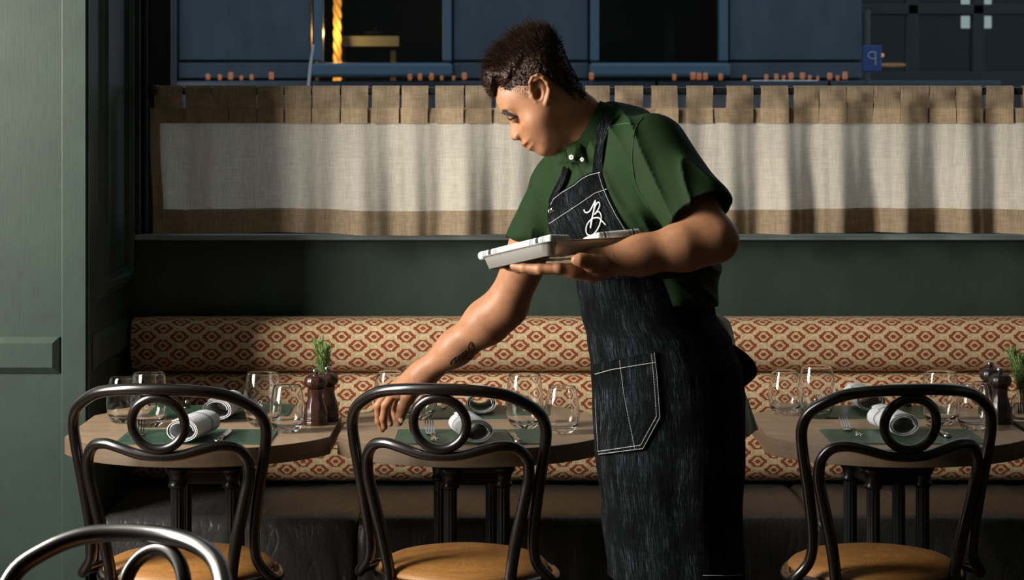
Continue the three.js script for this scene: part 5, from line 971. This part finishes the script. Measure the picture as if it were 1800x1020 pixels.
// ---- tray and what lies on it
{
  const N = P(966, 426, 4.262), L = P(842, 455, 4.262 + 0.135), R = P(1131, 416, 4.262 + 0.172);
  const e1 = L.clone().sub(N), l1 = e1.length(); e1.normalize(); const e2 = R.clone().sub(N); e2.addScaledVector(e1, -e2.dot(e1)); const l2 = e2.length(); e2.normalize();
  const up = e2.clone().cross(e1).normalize(); if (up.y < 0) up.negate();
  const t = thing('serving_tray', 'small steel sheet tray balanced on the waiter’s palm', 'tray', [0, 0, 0]); t.userData.label = 'small steel sheet tray balanced on the waiter\u2019s palm';
  const mtx = new THREE.Matrix4().makeBasis(e1, up, e1.clone().cross(up)); if (e2.dot(e1.clone().cross(up)) < 0) mtx.makeBasis(e2, up, e2.clone().cross(up));
  const swap = e2.dot(e1.clone().cross(up)) < 0, A = swap ? l2 : l1, B = swap ? l1 : l2;
  mtx.setPosition(N); t.applyMatrix4(mtx);
  const outline = (ins, r) => { const pts = []; for (const [cx, cz, a0] of [[A - r, r, -90], [A - r, B - r, 0], [r, B - r, 90], [r, r, 180]]) for (let k = 0; k <= 6; k++) { const a = (a0 + k * 15) * Math.PI / 180; pts.push([cx + (r - ins) * Math.cos(a), cz + (r - ins) * Math.sin(a)]); } return pts; };
  const r = 0.026, lev = [[0.0095, -0.0225, 1], [0.0075, -0.0235], [0.006, -0.0215], [0, 0.0], [-0.0035, 0.0012], [-0.004, 0.0028], [-0.001, 0.0034], [0.0018, 0.002], [0.0078, -0.0205], [0.010, -0.021]];
  const pos = [], idx = []; let n = 0;
  for (const [ins, y] of lev) { const o = outline(ins, r); n = o.length; for (const [x, z] of o) pos.push(x, y, z); }
  for (let q = 0; q < lev.length - 1; q++) for (let k = 0; k < n; k++) { const a = q * n + k, b = q * n + (k + 1) % n; idx.push(a, a + n, b, b, a + n, b + n); }
  for (const [row, fl] of [[0, 0], [lev.length - 1, 1]]) { const c = pos.length / 3; pos.push(A / 2, lev[row][1], B / 2); for (let k = 0; k < n; k++) { const a = row * n + k, b = row * n + (k + 1) % n; fl ? idx.push(c, b, a) : idx.push(c, a, b); } }
  const g = new THREE.BufferGeometry(); g.setAttribute('position', new THREE.Float32BufferAttribute(pos, 3)); g.setAttribute('uv', new THREE.Float32BufferAttribute(new Float32Array(pos.length / 3 * 2), 2)); g.setIndex(idx);
  mesh('pan', toCreasedNormals(g, 0.7), std([0.58, 0.56, 0.52], 0.42, { metalness: 0.75 }), t);
  // folded striped napkins
  const tone = tex(256, 32, (x, y) => { const u = x / 256, s = (a, b) => (u > a && u < b) || (1 - u > a && 1 - u < b), n = 0.94 + 0.05 * noise2(x / 2, y / 2, 128, 16, 97); return s(0.08, 0.088) || s(0.10, 0.108) || s(0.12, 0.128) || s(0.16, 0.20) || s(0.235, 0.243) || s(0.255, 0.263) || s(0.275, 0.283) ? [58 * n, 64 * n, 76 * n] : [226 * n, 226 * n, 226 * n]; });
  const cloth = std([0.92, 0.92, 0.92], 0.95, { map: tone });
  const fold = (len, w, h) => { const gg = new RoundedBoxGeometry(len, h, w, 4, h * 0.42), p = gg.attributes.position, uv = []; for (let i = 0; i < p.count; i++) { const x = p.getX(i); p.setY(i, p.getY(i) + 0.0016 * noise3(x * 30, p.getZ(i) * 30, 3)); uv.push(x / len + 0.5, p.getZ(i)); } gg.setAttribute('uv', new THREE.Float32BufferAttribute(uv, 2)); gg.computeVertexNormals(); return gg; };
  const U1 = L.clone().sub(N).normalize(), U2 = R.clone().sub(N).normalize();
  const lay = (c, x, label, len, w, h) => { const m = tag(mesh('folded_napkin', fold(len, w, h), cloth), label, 'napkin', 'folded napkins on the tray'); const zz = x.clone().cross(up).normalize(), q = new THREE.Matrix4().makeBasis(x, up, zz).setPosition(c); m.applyMatrix4(q); };
  const q1 = L.clone().sub(N).length(), q2 = R.clone().sub(N).length();
  lay(N.clone().addScaledVector(U1, q1 * 0.54).addScaledVector(U2, 0.036).addScaledVector(up, 0.0065), U1, 'folded striped white napkin along the lit short end of the tray', q1 * 1.05, 0.062, 0.017);
  lay(N.clone().addScaledVector(U2, q2 - 0.036).addScaledVector(U1, 0.05).addScaledVector(up, 0.0085), U2.clone().multiplyScalar(-1).lerp(U1, 0.25).normalize(), 'folded striped white napkin beside the waiter\u2019s bent elbow on the tray', 0.10, 0.075, 0.017);
}

{ // a folded cloth end pinched between the tray and the palm
  const cloth = std([0.62, 0.52, 0.36], 0.95, { bumpMap: weave, bumpScale: 0.0004 });
  const strip = (a, b, th) => sheet(20, 6, (u, v) => { const p = P(lerp(a[0], b[0], u), lerp(a[1], b[1], u) + (v - 0.5) * th * (0.35 + 0.65 * u), 4.286); return p.add(V(0, 0.0012 * noise3(u * 9, v * 2, 4), 0)); }, 0.008);
  const t = tag(mesh('cloth_end', [strip([966, 454], [1010, 451], 4), strip([960, 462], [1010, 459], 6)], cloth), 'beige folded cloth end between the steel tray and the palm below', 'cloth');
}
renderer.render(scene, camera);
